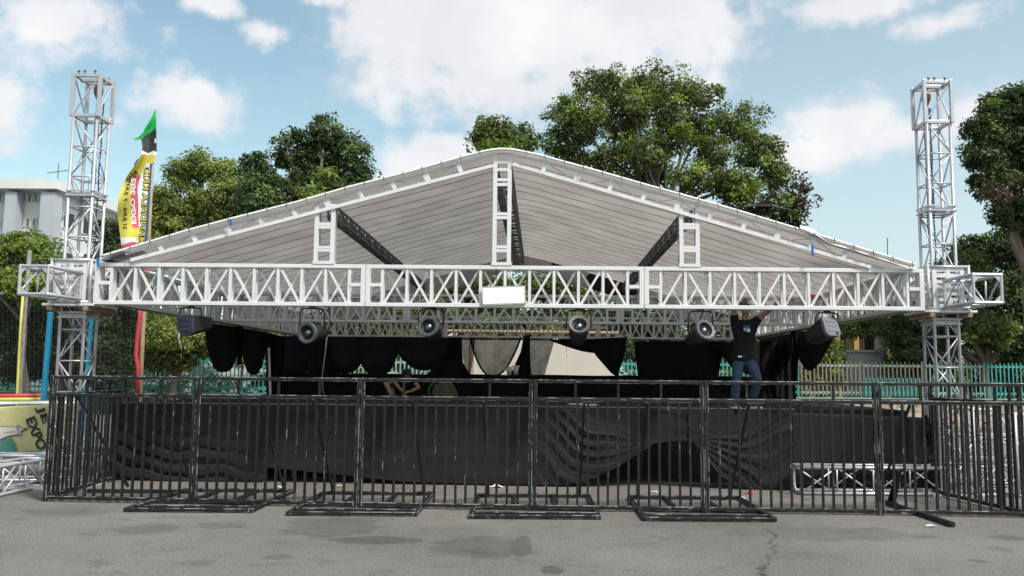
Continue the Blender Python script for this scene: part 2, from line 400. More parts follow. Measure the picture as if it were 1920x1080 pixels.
# ------------------------------------------------------------------ ground
def ground_mat():
    m = bpy.data.materials.new('asphalt'); m.use_nodes = True
    t = NT(m.node_tree); b = t.n['Principled BSDF']
    tcn = t.new('ShaderNodeTexCoord'); P = tcn.outputs['Object']
    big = t.noise(P, .35, 5); midn = t.noise(P, 2.2, 6, .6); fine_ = t.noise(P, 60, 4, .75); fine2 = t.noise(P, 34, 4, .7)
    c = t.mix(t.mr(big, .35, .68), (.122, .114, .105), (.178, .167, .154))
    c = t.mix(t.math('MULTIPLY', t.mr(midn, .52, .70), .55), c, (.072, .068, .064))
    c = t.mix(t.math('MULTIPLY', t.mr(fine_, .50, .66), .85), c, (.30, .285, .265))
    c = t.mix(t.math('MULTIPLY', t.mr(fine2, .52, .64), .7), c, (.05, .048, .046))
    wr = t.math('MULTIPLY', t.math('SUBTRACT', t.noise(P, 3.0, 5), .5), 1.5)
    dark = None
    for (px, py, rx, ry, st) in [(275, 992, 55, 11, .5), (420, 985, 48, 8, .45), (618, 988, 95, 20, .5), (700, 1013, 85, 8, .8), (905, 1026, 105, 22, .55),
                                 (978, 1025, 22, 22, .8), (1035, 1070, 24, 8, .85), (1550, 1000, 190, 14, .4), (1885, 1008, 36, 5, .6), (860, 995, 80, 12, .25),
                                 (1330, 985, 160, 10, .3), (130, 960, 90, 9, .3), (520, 1045, 30, 5, .5), (1835, 1052, 20, 4, .6), (1580, 950, 40, 6, .4)]:
        g = gnd(px, py); gx = gnd(px + rx, py); gy = gnd(px, py - ry)
        v = t.vmath('SUBTRACT', P, (g.x, g.y, 0)); v = t.vmath('MULTIPLY', v, (1 / abs(gx.x - g.x), 1 / abs(gy.y - g.y), 0))
        k = t.math('MULTIPLY', t.mr(t.math('ADD', t.vmath('LENGTH', v), wr), .78, 1.08, 1, 0), st)
        dark = k if dark is None else t.math('MAXIMUM', dark, k)
    c = t.mix(t.math('MULTIPLY', dark, .68), c, (.042, .040, .039))
    # cracks and joints: thin wavering lines
    s = t.new('ShaderNodeSeparateXYZ'); t.link(P, s.inputs[0])
    wob = t.math('MULTIPLY', t.math('SUBTRACT', t.noise(P, 2.6, 8, .7), .5), .55)
    def line(a, b_, wdt, wob_, st):
        ax, ay = a; bx, by = b_; L = math.hypot(bx - ax, by - ay); nx, ny = -(by - ay) / L, (bx - ax) / L
        dd = t.math('ADD', t.math('MULTIPLY', s.outputs[0], nx), t.math('ADD', t.math('MULTIPLY', s.outputs[1], ny), -(nx * ax + ny * ay)))
        dd = t.math('ABSOLUTE', t.math('ADD', dd, wob_))
        al = t.math('ADD', t.math('MULTIPLY', s.outputs[0], -ny * -1 if False else (bx - ax) / L), t.math('ADD', t.math('MULTIPLY', s.outputs[1], (by - ay) / L), -((bx - ax) / L * ax + (by - ay) / L * ay)))
        on = t.math('MULTIPLY', t.math('GREATER_THAN', al, 0.0), t.math('LESS_THAN', al, L))
        return t.math('MULTIPLY', t.math('MULTIPLY', t.mr(dd, wdt * .4, wdt, 1, 0), on), st)
    g = lambda px, py: tuple(gnd(px, py))[:2]
    for ln in [line(g(1436, 992), g(1452, 1026), .018, wob, .85), line(g(1455, 1022), g(1412, 1100), .018, wob, .85),
               line(g(360, 980), g(960, 1042), .012, t.math('MULTIPLY', wob, .5), .6), line(g(960, 1048), g(1260, 1078), .012, t.math('MULTIPLY', wob, .6), .5),
               line(g(-100, 940), g(340, 985), .012, t.math('MULTIPLY', wob, .8), .45), line(g(210, 1080), g(330, 1020), .010, wob, .4)]:
        c = t.mix(ln, c, (.028, .027, .026))
    t.link(c, b.inputs['Base Color']); b.inputs['Roughness'].default_value = .85; b.inputs['Specular IOR Level'].default_value = .3
    bn = t.new('ShaderNodeBump'); bn.inputs['Strength'].default_value = .5; bn.inputs['Distance'].default_value = .01
    t.link(t.math('ADD', fine_, t.math('MULTIPLY', midn, 2.0)), bn.inputs['Height']); t.link(bn.outputs[0], b.inputs['Normal'])
    return m
gm = MB().grid(lambda u, v: (-700 + 1400 * u, -30 + 1230 * v, 0), 4, 4).build('ground', ground_mat()); setp(gm, kind='structure')

# ------------------------------------------------------------------ flat truss sections of square tube
YF = 12.5; TZ0 = 2.69; TZ1 = 3.31
def truss_section(label, loc, rotz, L, H=.62, D=.17, nb=10, lad=.24, cw=.058, group='white square-tube truss sections under the roof', flip=0, m_=None, bay_only=False):
    m_ = m_ or m_white
    t = thing('truss_section', label, 'truss', loc, rotz, group)
    g = .002
    for (y, z) in ((0, 0), (D, 0), (0, H), (D, H)):
        yy = cw / 2 if y == 0 else D - cw / 2; zz = cw / 2 if z == 0 else H - cw / 2
        MB().bar((0, yy, zz), (L, yy, zz), cw).build('chord', m_, t, world_=False, bevel=.006)
    bl = (L - 2 * lad) / nb
    for side in (0, 1):
        b = MB(); y = cw * .55 if side == 0 else D - cw * .55
        xs = [lad + i * bl for i in range(nb + 1)]
        for x in xs: b.bar((x, y, cw - g), (x, y, H - cw + g), .040, .036, (0, 1, 0))
        for i in range(nb):
            up = (i + side + flip) % 2 == 0
            x0, x1 = xs[i] + .035, xs[i + 1] - .035
            b.bar((x0, y + .004, cw if up else H - cw), (x1, y + .004, H - cw if up else cw), .034, .022, (0, 1, 0))
        b.build('lattice', m_, t, world_=False)
    for z in (cw * .5, H - cw * .5):
        b = MB()
        xs = [lad + i * bl for i in range(nb + 1)]
        for i, x in enumerate(xs): b.bar((x, cw - g, z), (x, D - cw + g, z), .03)
        for i in range(0, nb):
            a, c = (cw, D - cw) if i % 2 else (D - cw, cw)
            b.bar((xs[i] + .02, a, z - .003), (xs[i + 1] - .02, c, z - .003), .022)
        b.build('lattice', m_, t, world_=False)
    for e in (0, 1):
        b = MB(); x = .032 if e == 0 else L - .032; xi = lad if e == 0 else L - lad
        for y in (cw / 2, D - cw / 2):
            b.bar((x, y, cw - g), (x, y, H - cw + g), .066, .06, (0, 1, 0))
            b.bar((min(x, xi) + .02, y, H * .52), (max(x, xi) - .02, y, H * .52), .05, .05)
        for z in (cw * .5, H - cw * .5): b.bar((x, cw - g, z), (x, D - cw + g, z), .055)
        b.build('end_frame', m_, t, world_=False)
    return t
XL, XJ1, XJ2, XR = -6.60, -2.60, 1.51, 5.64
SB = 'white square-tube truss sections under the roof'
for (a, b, lab) in ((XL, XJ1, 'front roof beam section of white box truss, left third beside the left tower'),
                    (XJ1, XJ2, 'front roof beam section of white box truss, middle third with the blank board'),
                    (XJ2, XR, 'front roof beam section of white box truss, right third above the standing man')):
    truss_section(lab, (a + .004, YF, TZ0), 0, b - a - .008, group=SB)
YM = 16.4; YB = 22.8
for (y, nm) in ((YM, 'second cross truss behind the front beam'), (YB, 'rear cross truss carrying the black swags')):
    for (a, b, pos) in ((XL + .5, XJ1, 'left'), (XJ1, XJ2, 'middle'), (XJ2, XR - .5, 'right')):
        truss_section('shaded white truss, %s section of the %s' % (pos, nm), (a + .004, y, TZ0), 0, b - a - .008, H=.56 if y == YM else .58, D=.17, group=SB, cw=.05)
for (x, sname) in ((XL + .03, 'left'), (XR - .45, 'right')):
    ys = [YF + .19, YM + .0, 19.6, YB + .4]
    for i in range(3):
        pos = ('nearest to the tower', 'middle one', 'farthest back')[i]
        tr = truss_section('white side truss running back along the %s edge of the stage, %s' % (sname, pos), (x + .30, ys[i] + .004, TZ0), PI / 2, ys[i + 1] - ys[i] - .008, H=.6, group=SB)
        MB().box((.02, .03, -.012), (ys[i + 1] - ys[i] - .03, .14, -.003)).build('shade_strip', m_dsteel, tr, world_=False)  # added dark strip standing in for the shade along the bottom chords

# ------------------------------------------------------------------ round tube box trusses, towers
def box_lattice(b, L, S, nb, r, ax):
    """zigzag braces and rungs of a square box truss along local axis ax"""
    def pt(l, i):
        c = ((-1, -1), (1, -1), (1, 1), (-1, 1))[i % 4]; h = S / 2
        return {'z': (c[0] * h, c[1] * h, l), 'x': (l, c[0] * h, c[1] * h + h), 'y': (c[0] * h, l, c[1] * h + h)}[ax]
    for k in range(nb + 1):
        l = L * k / nb
        if 0 < k < nb:
            for i in range(4): b.tube(pt(l, i), pt(l, i + 1), r, 6)
    for k in range(nb):
        l0, l1 = L * k / nb, L * (k + 1) / nb
        for i in range(4):
            if (k + i) % 2 == 0: b.tube(pt(l0, i), pt(l1, i + 1), r, 6)
            else: b.tube(pt(l1, i), pt(l0, i + 1), r, 6)
    return pt
def box_truss(name, label, loc, rotz, L, S, nb, group, ax='x', r=.024, m_=None):
    m_ = m_ or m_alu
    t = thing(name, label, 'truss', loc, rotz, group)
    b = MB(); pt = box_lattice(b, L, S, nb, r * .55, ax); b.build('lattice', m_, t, world_=False, smooth=True)
    for i in range(4): MB().tube(pt(0, i), pt(L, i), r, 10).build('chord', m_, t, world_=False, smooth=True)
    for l in (.015, L - .015):
        b = MB()
        for i in range(4): b.tube(pt(l, i), pt(l, i + 1), r * .85, 8)
        # corner gussets
        for i in range(4):
            c = Vector(pt(l, i)); n1 = Vector(pt(l, i + 1)); n2 = Vector(pt(l, i + 3))
            e1 = (n1 - c) * .32; e2 = (n2 - c) * .32; d = e1.cross(e2).normalized() * .006
            b.add([c + d, c + e1 + d, c + e2 + d, c - d, c + e1 - d, c + e2 - d], [(0, 1, 2), (5, 4, 3), (0, 3, 4, 1), (1, 4, 5, 2), (2, 5, 3, 0)])
        b.build('end_frame', m_, t, world_=False)
    return t

def tower(label, cx, cy, ztop, joint_z, sgn):
    t = thing('truss_tower', label, 'truss tower', (cx, cy, 0), 0, 'lifting towers at the front corners')
    S = .36; r = .0235
    zs = ztop - .68
    b = MB()
    box_lattice(b, zs, S, 12, .0125, 'z')
    b.build('lattice', m_alu, t, world_=False, smooth=True)
    for i in range(4):
        c = ((-1, -1), (1, -1), (1, 1), (-1, 1))[i]
        MB().tube((c[0] * S / 2, c[1] * S / 2, 0), (c[0] * S / 2, c[1] * S / 2, zs + .1), r, 12).build('leg', m_alu, t, world_=False, smooth=True)
    for z in joint_z:
        b = MB()
        h = S / 2 + .026
        for dz in (-.035, .035):
            for i in range(4):
                c = ((-1, -1), (1, -1), (1, 1), (-1, 1))[i]; c2 = ((-1, -1), (1, -1), (1, 1), (-1, 1))[(i + 1) % 4]
                b.bar((c[0] * h, c[1] * h, z + dz), (c2[0] * h, c2[1] * h, z + dz), .03, .022)
        b.box((-h + .02, -h + .02, z - .012), (h - .02, h - .02, z + .012))
        b.build('joint_plate', m_alu, t, world_=False)
    # top cap
    h = .205; b = MB(); k = ((-1, -1), (1, -1), (1, 1), (-1, 1))
    for i in range(4):
        c, d = k[i], k[(i + 1) % 4]
        b.bar((c[0] * h, c[1] * h, zs), (c[0] * h, c[1] * h, ztop), .05, .05, (0, 1, 0))
        for z in (zs + .02, ztop - .03): b.bar((c[0] * (h - .026), c[1] * (h - .026), z), (d[0] * (h - .026), d[1] * (h - .026), z), .05, .05)
        if i != 2: b.tube((c[0] * h * .9, c[1] * h * .97, zs + .04), (d[0] * h * .9, d[1] * h * .97, ztop - .06) if d[1] == c[1] else (d[0] * h * .97, d[1] * h * .9, ztop - .06), .013, 6)
    b.bar((-.2, 0, ztop - .05), (.2, 0, ztop - .05), .07, .05)
    cap = b.build('top_cap', m_alu, t, world_=False, bevel=.004)
    b = MB()
    for x in (-.13, -.04, .12): b.tube((x, -h, ztop), (x, -h, ztop + .035), .012, 8); b.tube((x - .015, -h, ztop + .03), (x + .015, -h, ztop + .03), .018, 8)
    b.tube((h - .03, h - .1, ztop), (h - .03, h - .1, ztop + .035), .014, 8)
    b.build('eye_bolts', m_dsteel, cap, world_=False)
    MB().box((-.38, -.38, 0), (.38, .38, .03)).build('base_plate', m_grey, t, world_=False, bevel=.004)
    # chain hoist hanging inside the top
    hx = .03 * sgn if sgn > 0 else -.10; hx = .08 if sgn < 0 else -.09
    hz = thing('chain_hoist', 'brown chain hoist hanging inside the top of the %s tower' % ('left' if sgn < 0 else 'right'), 'hoist', (cx + hx, cy, ztop - .10), 0, 'chain hoists in the tower tops')
    MB().lathe([(0, -.03), (.06, -.035), (.08, -.09), (.075, -.15), (.03, -.25), (.0, -.27)], 6).build('body', m_hoist, hz, world_=False)
    MB().path([(0, 0, .04), (.02, 0, .03), (.02, 0, 0), (0, 0, -.03)], .012, 6).build('hook', m_dsteel, hz, world_=False)
    for (dx, dy, zend) in ((-.03, .02, -2.55), (.035, -.02, -1.9 if sgn > 0 else -2.6), (.07, .03, -2.75)):
        b = MB(); z = -.28; kf = 0; dxx = dx
        while z > zend:
            wv = .006 * math.sin(z * 9 + dx * 60)
            if kf % 2: b.box((dxx - .011 + wv, dy - .004, z - .034), (dxx + .011 + wv, dy + .004, z))
            else: b.box((dxx - .004 + wv, dy - .011, z - .034), (dxx + .004 + wv, dy + .011, z))
            z -= .030; kf += 1
        b.build('chain', m_chain, hz, world_=False)
    return t
tower('silver lattice tower at the left front corner of the stage', -7.01, 12.92, 6.27, (2.55, 4.40), -1)
tower('silver lattice tower at the right front corner of the stage', 6.05, 12.92, 6.27, (2.55, 4.27), 1)

def sleeve(label, x0, x1, sgn):
    y0, y1, z0, z1 = 12.50, 13.16, 2.70, 3.37
    t = thing('corner_block', label, 'truss block', ((x0 + x1) / 2, (y0 + y1) / 2, z0), 0, 'corner blocks riding on the towers')
    r = .024; b = MB()
    for x in (x0 + r, x1 - r):
        for y in (y0 + r, y1 - r): b.tube((x, y, z0), (x, y, z1), r, 10)
    for z in (z0 + r, z1 - r):
        for y in (y0 + r, y1 - r): b.tube((x0 + r, y, z), (x1 - r, y, z), r, 10)
        for x in (x0 + r, x1 - r): b.tube((x, y0 + r, z), (x, y1 - r, z), r, 10)
    b.build('frame', m_alu, t, smooth=True)
    for y in (y0 + .035, y1 - .035):
        b = MB()
        n = 7
        for i in range(n):
            z = z0 + .07 + (z1 - z0 - .14) * i / (n - 1); b.box((x0 + .1, y - .008, z - .024), (x1 - .1, y + .008, z + .024))
        for x in (x0 + .12, (x0 + x1) / 2, x1 - .12): b.box((x - .03, y - .012, z0 + .045), (x + .03, y + .0095, z1 - .045))
        b.build('slotted_plate', m_white, t)
    for x in (x0 + .03, x1 - .03):
        b = MB()
        for i in range(5):
            z = z0 + .09 + (z1 - z0 - .18) * i / 4; b.box((x - .008, y0 + .06, z - .03), (x + .008, y1 - .06, z + .03))
        b.bar((x, y0 + .06, z0 + .06), (x, y1 - .06, z1 - .06), .03, .02)
        b.build('slotted_plate', m_white, t)
    MB().box((x0 - .06, y0 - .03, z0 - .035), (x1 + .06, y1 + .05, z0 - .002)).build('shade_strip', m_white, t, bevel=.006)
    for x in (x0 + .05, x1 - .05): MB().bar((x, y0 - .03, z0 - .07), (x, y1 + .05, z0 - .07), .07, .06).build('wooden_packer', m_wood, t)
sleeve('silver slotted corner block where the front beam meets the left tower', -7.27, -6.64, -1)
sleeve('silver slotted corner block where the front beam meets the right tower', 5.68, 6.33, 1)
OG = 'open-ended box truss stubs on the corner blocks'
box_truss('truss_outrigger', 'short silver box truss stub pointing at the viewer from the left corner block', (-6.955, 11.60, 2.755), 0, .87, .385, 2, OG, 'y', .025)
box_truss('truss_outrigger', 'short silver box truss stub pointing at the viewer from the right corner block', (6.10, 11.60, 2.74), 0, .87, .385, 2, OG, 'y', .025)

# trusses lying on the ground
GT = 'spare silver trusses lying on the asphalt'
box_truss('ground_truss', 'silver truss on the asphalt behind the barricade, right of the stage skirt swag', (3.78, 12.80, .03), .0, 2.12, .37, 4, GT, 'x', .024)
box_truss('ground_truss', 'silver truss on the asphalt pointing at the viewer, at the left edge of the picture', (-7.56, 10.4, .03), -.02, 4.4, .38, 9, GT, 'y', .024)
box_truss('ground_truss', 'silver truss lying crosswise under the yellow banner on the left', (-11.2, 13.6, .03), 0, 4.2, .37, 8, GT, 'x', .024)
for i, (x, y, z, L, rz, lab) in enumerate([(6.15, 13.3, .03, 3.4, .04, 'silver spare truss lowest in the stack behind the right side barricade'),
                             (6.2, 13.35, .46, 3.3, .06, 'silver spare truss on top of the stack behind the right side barricade'),
                             (6.1, 14.2, .03, 3.3, -.03, 'silver spare truss behind the stack at the right edge')]):
    box_truss('ground_truss', lab, (x, y, z), rz, L, .37, 7, GT, 'x', .024)
for (x, y, h, lab) in ((6.42, 12.75, 1.25, 'short silver truss standing upright behind the right side barricade, left of its pair'), (7.02, 12.72, 1.18, 'short silver truss standing upright behind the right side barricade, right of its pair')):
    box_truss('standing_truss', lab, (x, y, .02), .2, h, .36, 3, 'upright truss pieces by the right barricade', 'z', .024)

# ------------------------------------------------------------------ roof
YR0 = 12.43; YR1 = 23.2
outer = [(190, 481), (244.6, 465), (347, 434), (431, 411.5), (556.6, 379.6), (655.7, 351), (776.7, 320), (880, 291), (915, 282.5), (940, 279.5), (965, 281.5), (1010, 291), (1126.7, 323), (1217, 349),
         (1276, 365), (1384, 396), (1457, 418), (1530, 440), (1620, 468), (1716, 497)]
prof = [(at(px, py, YR0).x, at(px, py, YR0).z) for px, py in outer]
def roof_z(x): return lerp_list(prof, x)
X0R, X1R = prof[0][0], prof[-1][0]
XRG = -.62                                    # ridge
rf = thing('stage_canopy', 'white gable stage canopy with dark sewn seams stretched over the truss frame', 'canopy', (XRG, YR0, 3.4))
sn_ = math.sin
def roof_fn(u, v):
    x = X0R + (X1R - X0R) * u; y = YR0 + (YR1 - YR0) * v
    z = roof_z(x) - .10 * v + .012 * math.sin(y * 3.1 + x) * math.sin(v * PI) + .010 * sn_(2.3 * x + 1.1 * y) * sn_(v * PI) + .006 * sn_(5.1 * x - 2.7 * y) * sn_(v * PI) - .012 * abs(math.sin(PI * (x - XRG) / 3.1)) * math.sin(v * PI * 3) ** 2
    return (x, y, z)
ro_ = MB().grid(roof_fn, 120, 40); o = ro_.build('canvas', m_canvas, rf, smooth=True, solid=.004)
hp = [Vector((X0R + (X1R - X0R) * i / 160, YR0 - .012, roof_z(X0R + (X1R - X0R) * i / 160) + .002)) for i in range(161)]
MB().path(hp, .019, 8).build('front_hem', m_hem, rf, smooth=True)
# loose flap on the right
fl_top = [(1500, 429), (1530, 433.5), (1559, 445), (1600, 457), (1658, 476), (1700, 487), (1722, 494)]
fl_bot = [(1500, 433), (1530, 441), (1559, 458), (1600, 469), (1658, 488), (1698, 501), (1722, 506)]
def flap(u, v):
    px = 1500 + 222 * u; yt = lerp_list(fl_top, px); yb = lerp_list(fl_bot, px)
    return at(px, yt + (yb - yt) * v, YR0 - .02 - .05 * math.sin(v * PI) - .02 * math.sin(u * 34 + v * 2.5) * math.sin(u * PI)) + Vector((0, .3 * (1 - v) * smoothstep(0, .3, u), .05 * (1 - v)))
MB().grid(flap, 60, 8).build('loose_flap', m_hem, rf, smooth=True, solid=.006)
def flapl(u, v):
    p = at(186 + 62 * u, 484 - 17 * u - 6 * math.sin(u * PI) + 4 * v, YR0 - .015); return p + Vector((0, .5 * (1 - v), .06 * (1 - v)))
MB().grid(flapl, 14, 4).build('loose_flap', m_hem, rf, smooth=True, solid=.006)
# cloth ties along the hem
b = MB()
for px in list(range(214, 925, 36)) + list(range(985, 1715, 36)):
    x = at(px, 400, YR0).x; z = roof_z(x)
    b.bar((x, YR0 - .045, z + .02), (x + .01, YR0 - .045, z - .055), .012)
b.build('hem_ties', m_dsteel, rf)
b = MB()
for (px, y0_, y1_) in [(1523, 458, 478), (183, 484, 500), (432, 411, 422)]:
    p = at(px, y0_, YR0 - .05); q = at(px + 1, y1_, YR0 - .05); b.bar(p, q, .03, .02)
b.build('blue_tie', m_flagB, rf, label='blue cloth tie on the rafter')
# rear valance
def val(u, v):
    x = X0R + 1.2 + (X1R - X0R - 2.2) * u
    return (x, 22.7, roof_z(x) - .16 - v * (.34 + .25 * abs(x - XRG) / 6.5))
MB().grid(val, 60, 4).build('rear_valance', m_canvas, rf, smooth=True, solid=.004)

# rafters (front pair, rear pair) : white trussed rafters, the rear pair's shade put into its grey colour
def rafter(label, y, xa, xb, dz, m_, pa=None, pb=None):
    t = thing('rafter_truss', label, 'truss', (xa, y, roof_z(xa)), 0, 'trussed rafters of the canopy')
    n = 11; sgn = 1 if xb > xa else -1
    def top(x): return Vector((x, y, roof_z(x) - .055 - dz))
    def low(x):
        return Vector((x, y, roof_z(x) - .30 - dz))
    xs = [xa + (xb - xa) * i / n for i in range(n + 1)]
    fine_x = [xa + (xb - xa) * i / 44 for i in range(45)]
    for k in range(44):
        pass
    b = MB()
    for k in range(0, 44, 4): b.bar(top(fine_x[k]), top(fine_x[k + 4]), .036, .036)
    b.build('upper_chord', m_, t)
    b = MB(); p, q2 = (at(*pa, y), at(*pb, y)) if pa else (low(xa), low(xb))
    b.bar(p, q2, .05, .052); b.build('lower_chord', m_, t)
    def lowl(x): return p + (q2 - p) * ((x - p.x) / (q2.x - p.x))
    for i, x in enumerate(xs[:-1]):
        if i == 0: continue
        dxp = .055 * sgn
        wdt = .085 if i in (3, 6, 9) else .06
        MB().bar(lowl(x + dxp) + Vector((0, 0, .028)), top(x) + Vector((0, 0, -.024)), .04, wdt, (1, 0, 0)).build('rung', m_, t)
    b = MB()
    for i in range(1, n - 1):
        if i % 2: b.tube(lowl(xs[i] + .05 * sgn), top(xs[i + 1]), .007, 5)
        else: b.tube(top(xs[i]), lowl(xs[i + 1]), .007, 5)
    b.build('tie_rod', m_grey, t)
rafter('white trussed rafter rising from the left tower to the front peak', YR0 + .06, -6.15, -.78, 0, m_white, (246, 488), (924, 311))
rafter('white trussed rafter rising from the right tower to the front peak', YR0 + .06, 5.0, -.44, 0, m_white, (1632, 501), (961, 308))
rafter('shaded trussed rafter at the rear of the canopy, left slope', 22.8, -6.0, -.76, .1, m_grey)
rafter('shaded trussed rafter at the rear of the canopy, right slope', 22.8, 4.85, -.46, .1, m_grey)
# horizontal stub at left eave
def ladder_post(label, xc, wd, zt, y=YF + .02, rungs=()):
    t = thing('ladder_post', label, 'post', (xc, y, TZ1), 0, 'white ladder posts standing on the front beam')
    for s_ in (-1, 1): MB().bar((xc + s_ * (wd / 2 - .03), y, TZ1 + .01), (xc + s_ * (wd / 2 - .03), y, zt), .06, .05, (0, 1, 0)).build('stile', m_white, t)
    for z in rungs: MB().bar((xc - wd / 2 + .061, y, z), (xc + wd / 2 - .061, y, z), .05, .045).build('rung', m_white, t)
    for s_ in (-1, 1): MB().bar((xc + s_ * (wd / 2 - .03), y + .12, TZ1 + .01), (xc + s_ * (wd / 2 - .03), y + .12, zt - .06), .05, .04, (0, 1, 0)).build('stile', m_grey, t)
    b = MB(); b.box((xc - wd / 2 - .01, y - .03, TZ1 + .002), (xc + wd / 2 + .01, y + .03, TZ1 + .05)); b.build('foot', m_white, t)
zz = lambda py, px=942: at(px, py, YF).z
ladder_post('white ladder post at the centre carrying the roof peak', XRG + .02, .275, zz(286), rungs=[zz(y_) for y_ in (304, 318, 337, 346, 401, 408, 463, 470)])
ladder_post('white ladder post on the front beam under the left slope', at(608, 450, YF).x, .30, zz(390, 608) + .06, rungs=[zz(y_, 608) for y_ in (420, 426, 464, 469)])
ladder_post('white ladder post on the front beam under the right slope', at(1293, 450, YF).x, .30, zz(384, 1293) + .04, rungs=[zz(y_, 1293) for y_ in (421, 427, 464, 470)])
# purlin trusses running back
def purlin(label, xc, zc, wd, hgt, y0, y1, nb, m_=None):
    m_ = m_ or m_dsteel  # the shade under the canvas is put into this dark colour
    t = thing('purlin_truss', label, 'truss', (xc, y0, zc), 0, 'dark trusses running back under the canvas')
    k = [(-wd / 2, 0), (wd / 2, 0), (wd / 2, hgt), (-wd / 2, hgt)]
    for (a, c) in k: MB().bar((xc + a, y0, zc + c), (xc + a, y1, zc + c - .1), .03).build('chord', m_, t)
    for f in ((0, 3), (1, 2), (0, 1)):
        b = MB()
        for i in range(nb):
            ya, yb = y0 + (y1 - y0) * i / nb, y0 + (y1 - y0) * (i + 1) / nb
            p0, p1 = k[f[0]], k[f[1]]
            if i % 2: p0, p1 = p1, p0
            dz0 = -.1 * i / nb
            b.bar((xc + p0[0], ya, zc + p0[1] + dz0), (xc + p1[0], yb, zc + p1[1] + dz0), .022)
            b.bar((xc + k[f[0]][0], ya, zc + k[f[0]][1] + dz0), (xc + k[f[1]][0], ya, zc + k[f[1]][1] + dz0), .03)
        b.build('lattice', m_, t)
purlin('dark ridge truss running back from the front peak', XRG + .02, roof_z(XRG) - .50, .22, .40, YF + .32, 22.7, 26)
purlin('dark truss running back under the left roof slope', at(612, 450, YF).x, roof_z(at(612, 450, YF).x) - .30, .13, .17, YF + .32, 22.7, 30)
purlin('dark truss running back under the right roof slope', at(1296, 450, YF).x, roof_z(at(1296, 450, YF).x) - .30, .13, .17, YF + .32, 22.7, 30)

# white board
bp = at(945, 554, YF - .03)
bd = thing('blank_board', 'blank white rectangular board tied to the middle of the front beam', 'board', bp)
ww, hh = .615, .235
Mr = Matrix.Translation(bp) @ Matrix.Rotation(math.radians(2.2), 4, 'Y').inverted()
def rot(v): return Mr @ Vector(v)
MB().add([rot(v) for v in [(-ww / 2, -.008, -hh / 2), (ww / 2, -.008, -hh / 2), (ww / 2, .008, -hh / 2), (-ww / 2, .008, -hh / 2), (-ww / 2, -.008, hh / 2), (ww / 2, -.008, hh / 2), (ww / 2, .008, hh / 2), (-ww / 2, .008, hh / 2)]],
         [(0, 3, 2, 1), (4, 5, 6, 7), (0, 1, 5, 4), (1, 2, 6, 5), (2, 3, 7, 6), (3, 0, 4, 7)]).build('panel', m_board, bd)
b = MB()
for (p, q) in (((-ww / 2 - .012, 0, -hh / 2 - .006), (ww / 2 + .012, 0, -hh / 2 - .006)), ((-ww / 2 - .012, 0, hh / 2 + .006), (ww / 2 + .012, 0, hh / 2 + .006)), ((-ww / 2 - .006, 0, -hh / 2), (-ww / 2 - .006, 0, hh / 2)), ((ww / 2 + .006, 0, -hh / 2), (ww / 2 + .006, 0, hh / 2))):
    b.bar(rot(p), rot(q), .012, .03)
b.build('edge_strip', m_frame, bd)
b = MB(); b.tube(rot((-.1, .015, hh / 2)), at(930, 502, YF - .015), .005, 5); b.tube(rot((.12, .015, hh / 2)), at(962, 506, YF - .015), .005, 5)
b.build('wire', m_rubber, bd)

# ------------------------------------------------------------------ stage lamps
def frame_from(dirv_, up=(0, 0, 1)):
    z = Vector(dirv_).normalized(); x = Vector(up).cross(z).normalized(); y = z.cross(x)
    return Matrix(((x.x, y.x, z.x, 0), (x.y, y.y, z.y, 0), (x.z, y.z, z.z, 0), (0, 0, 0, 1)))
LG = 'stage lamps hung under the front beam'
def yoke(t, c, wd, ztop, m_=m_plastic):
    x0, x1 = c.x - wd / 2, c.x + wd / 2; y = c.y
    MB().path([(x0, y, c.z), (x0, y, ztop - .06), (x0 + .02, y, ztop - .015), (x0 + .06, y, ztop), (x1 - .06, y, ztop), (x1 - .02, y, ztop - .015), (x1, y, ztop - .06), (x1, y, c.z)], .011, 6).build('yoke', m_, t, smooth=True)
    b = MB(); b.box((c.x - .035, y - .03, ztop - .005), (c.x + .035, y + .03, ztop + .07)); b.tube((c.x - .05, y, ztop + .03), (c.x + .05, y, ztop + .03), .016, 8)
    b.build('clamp', m_, t)
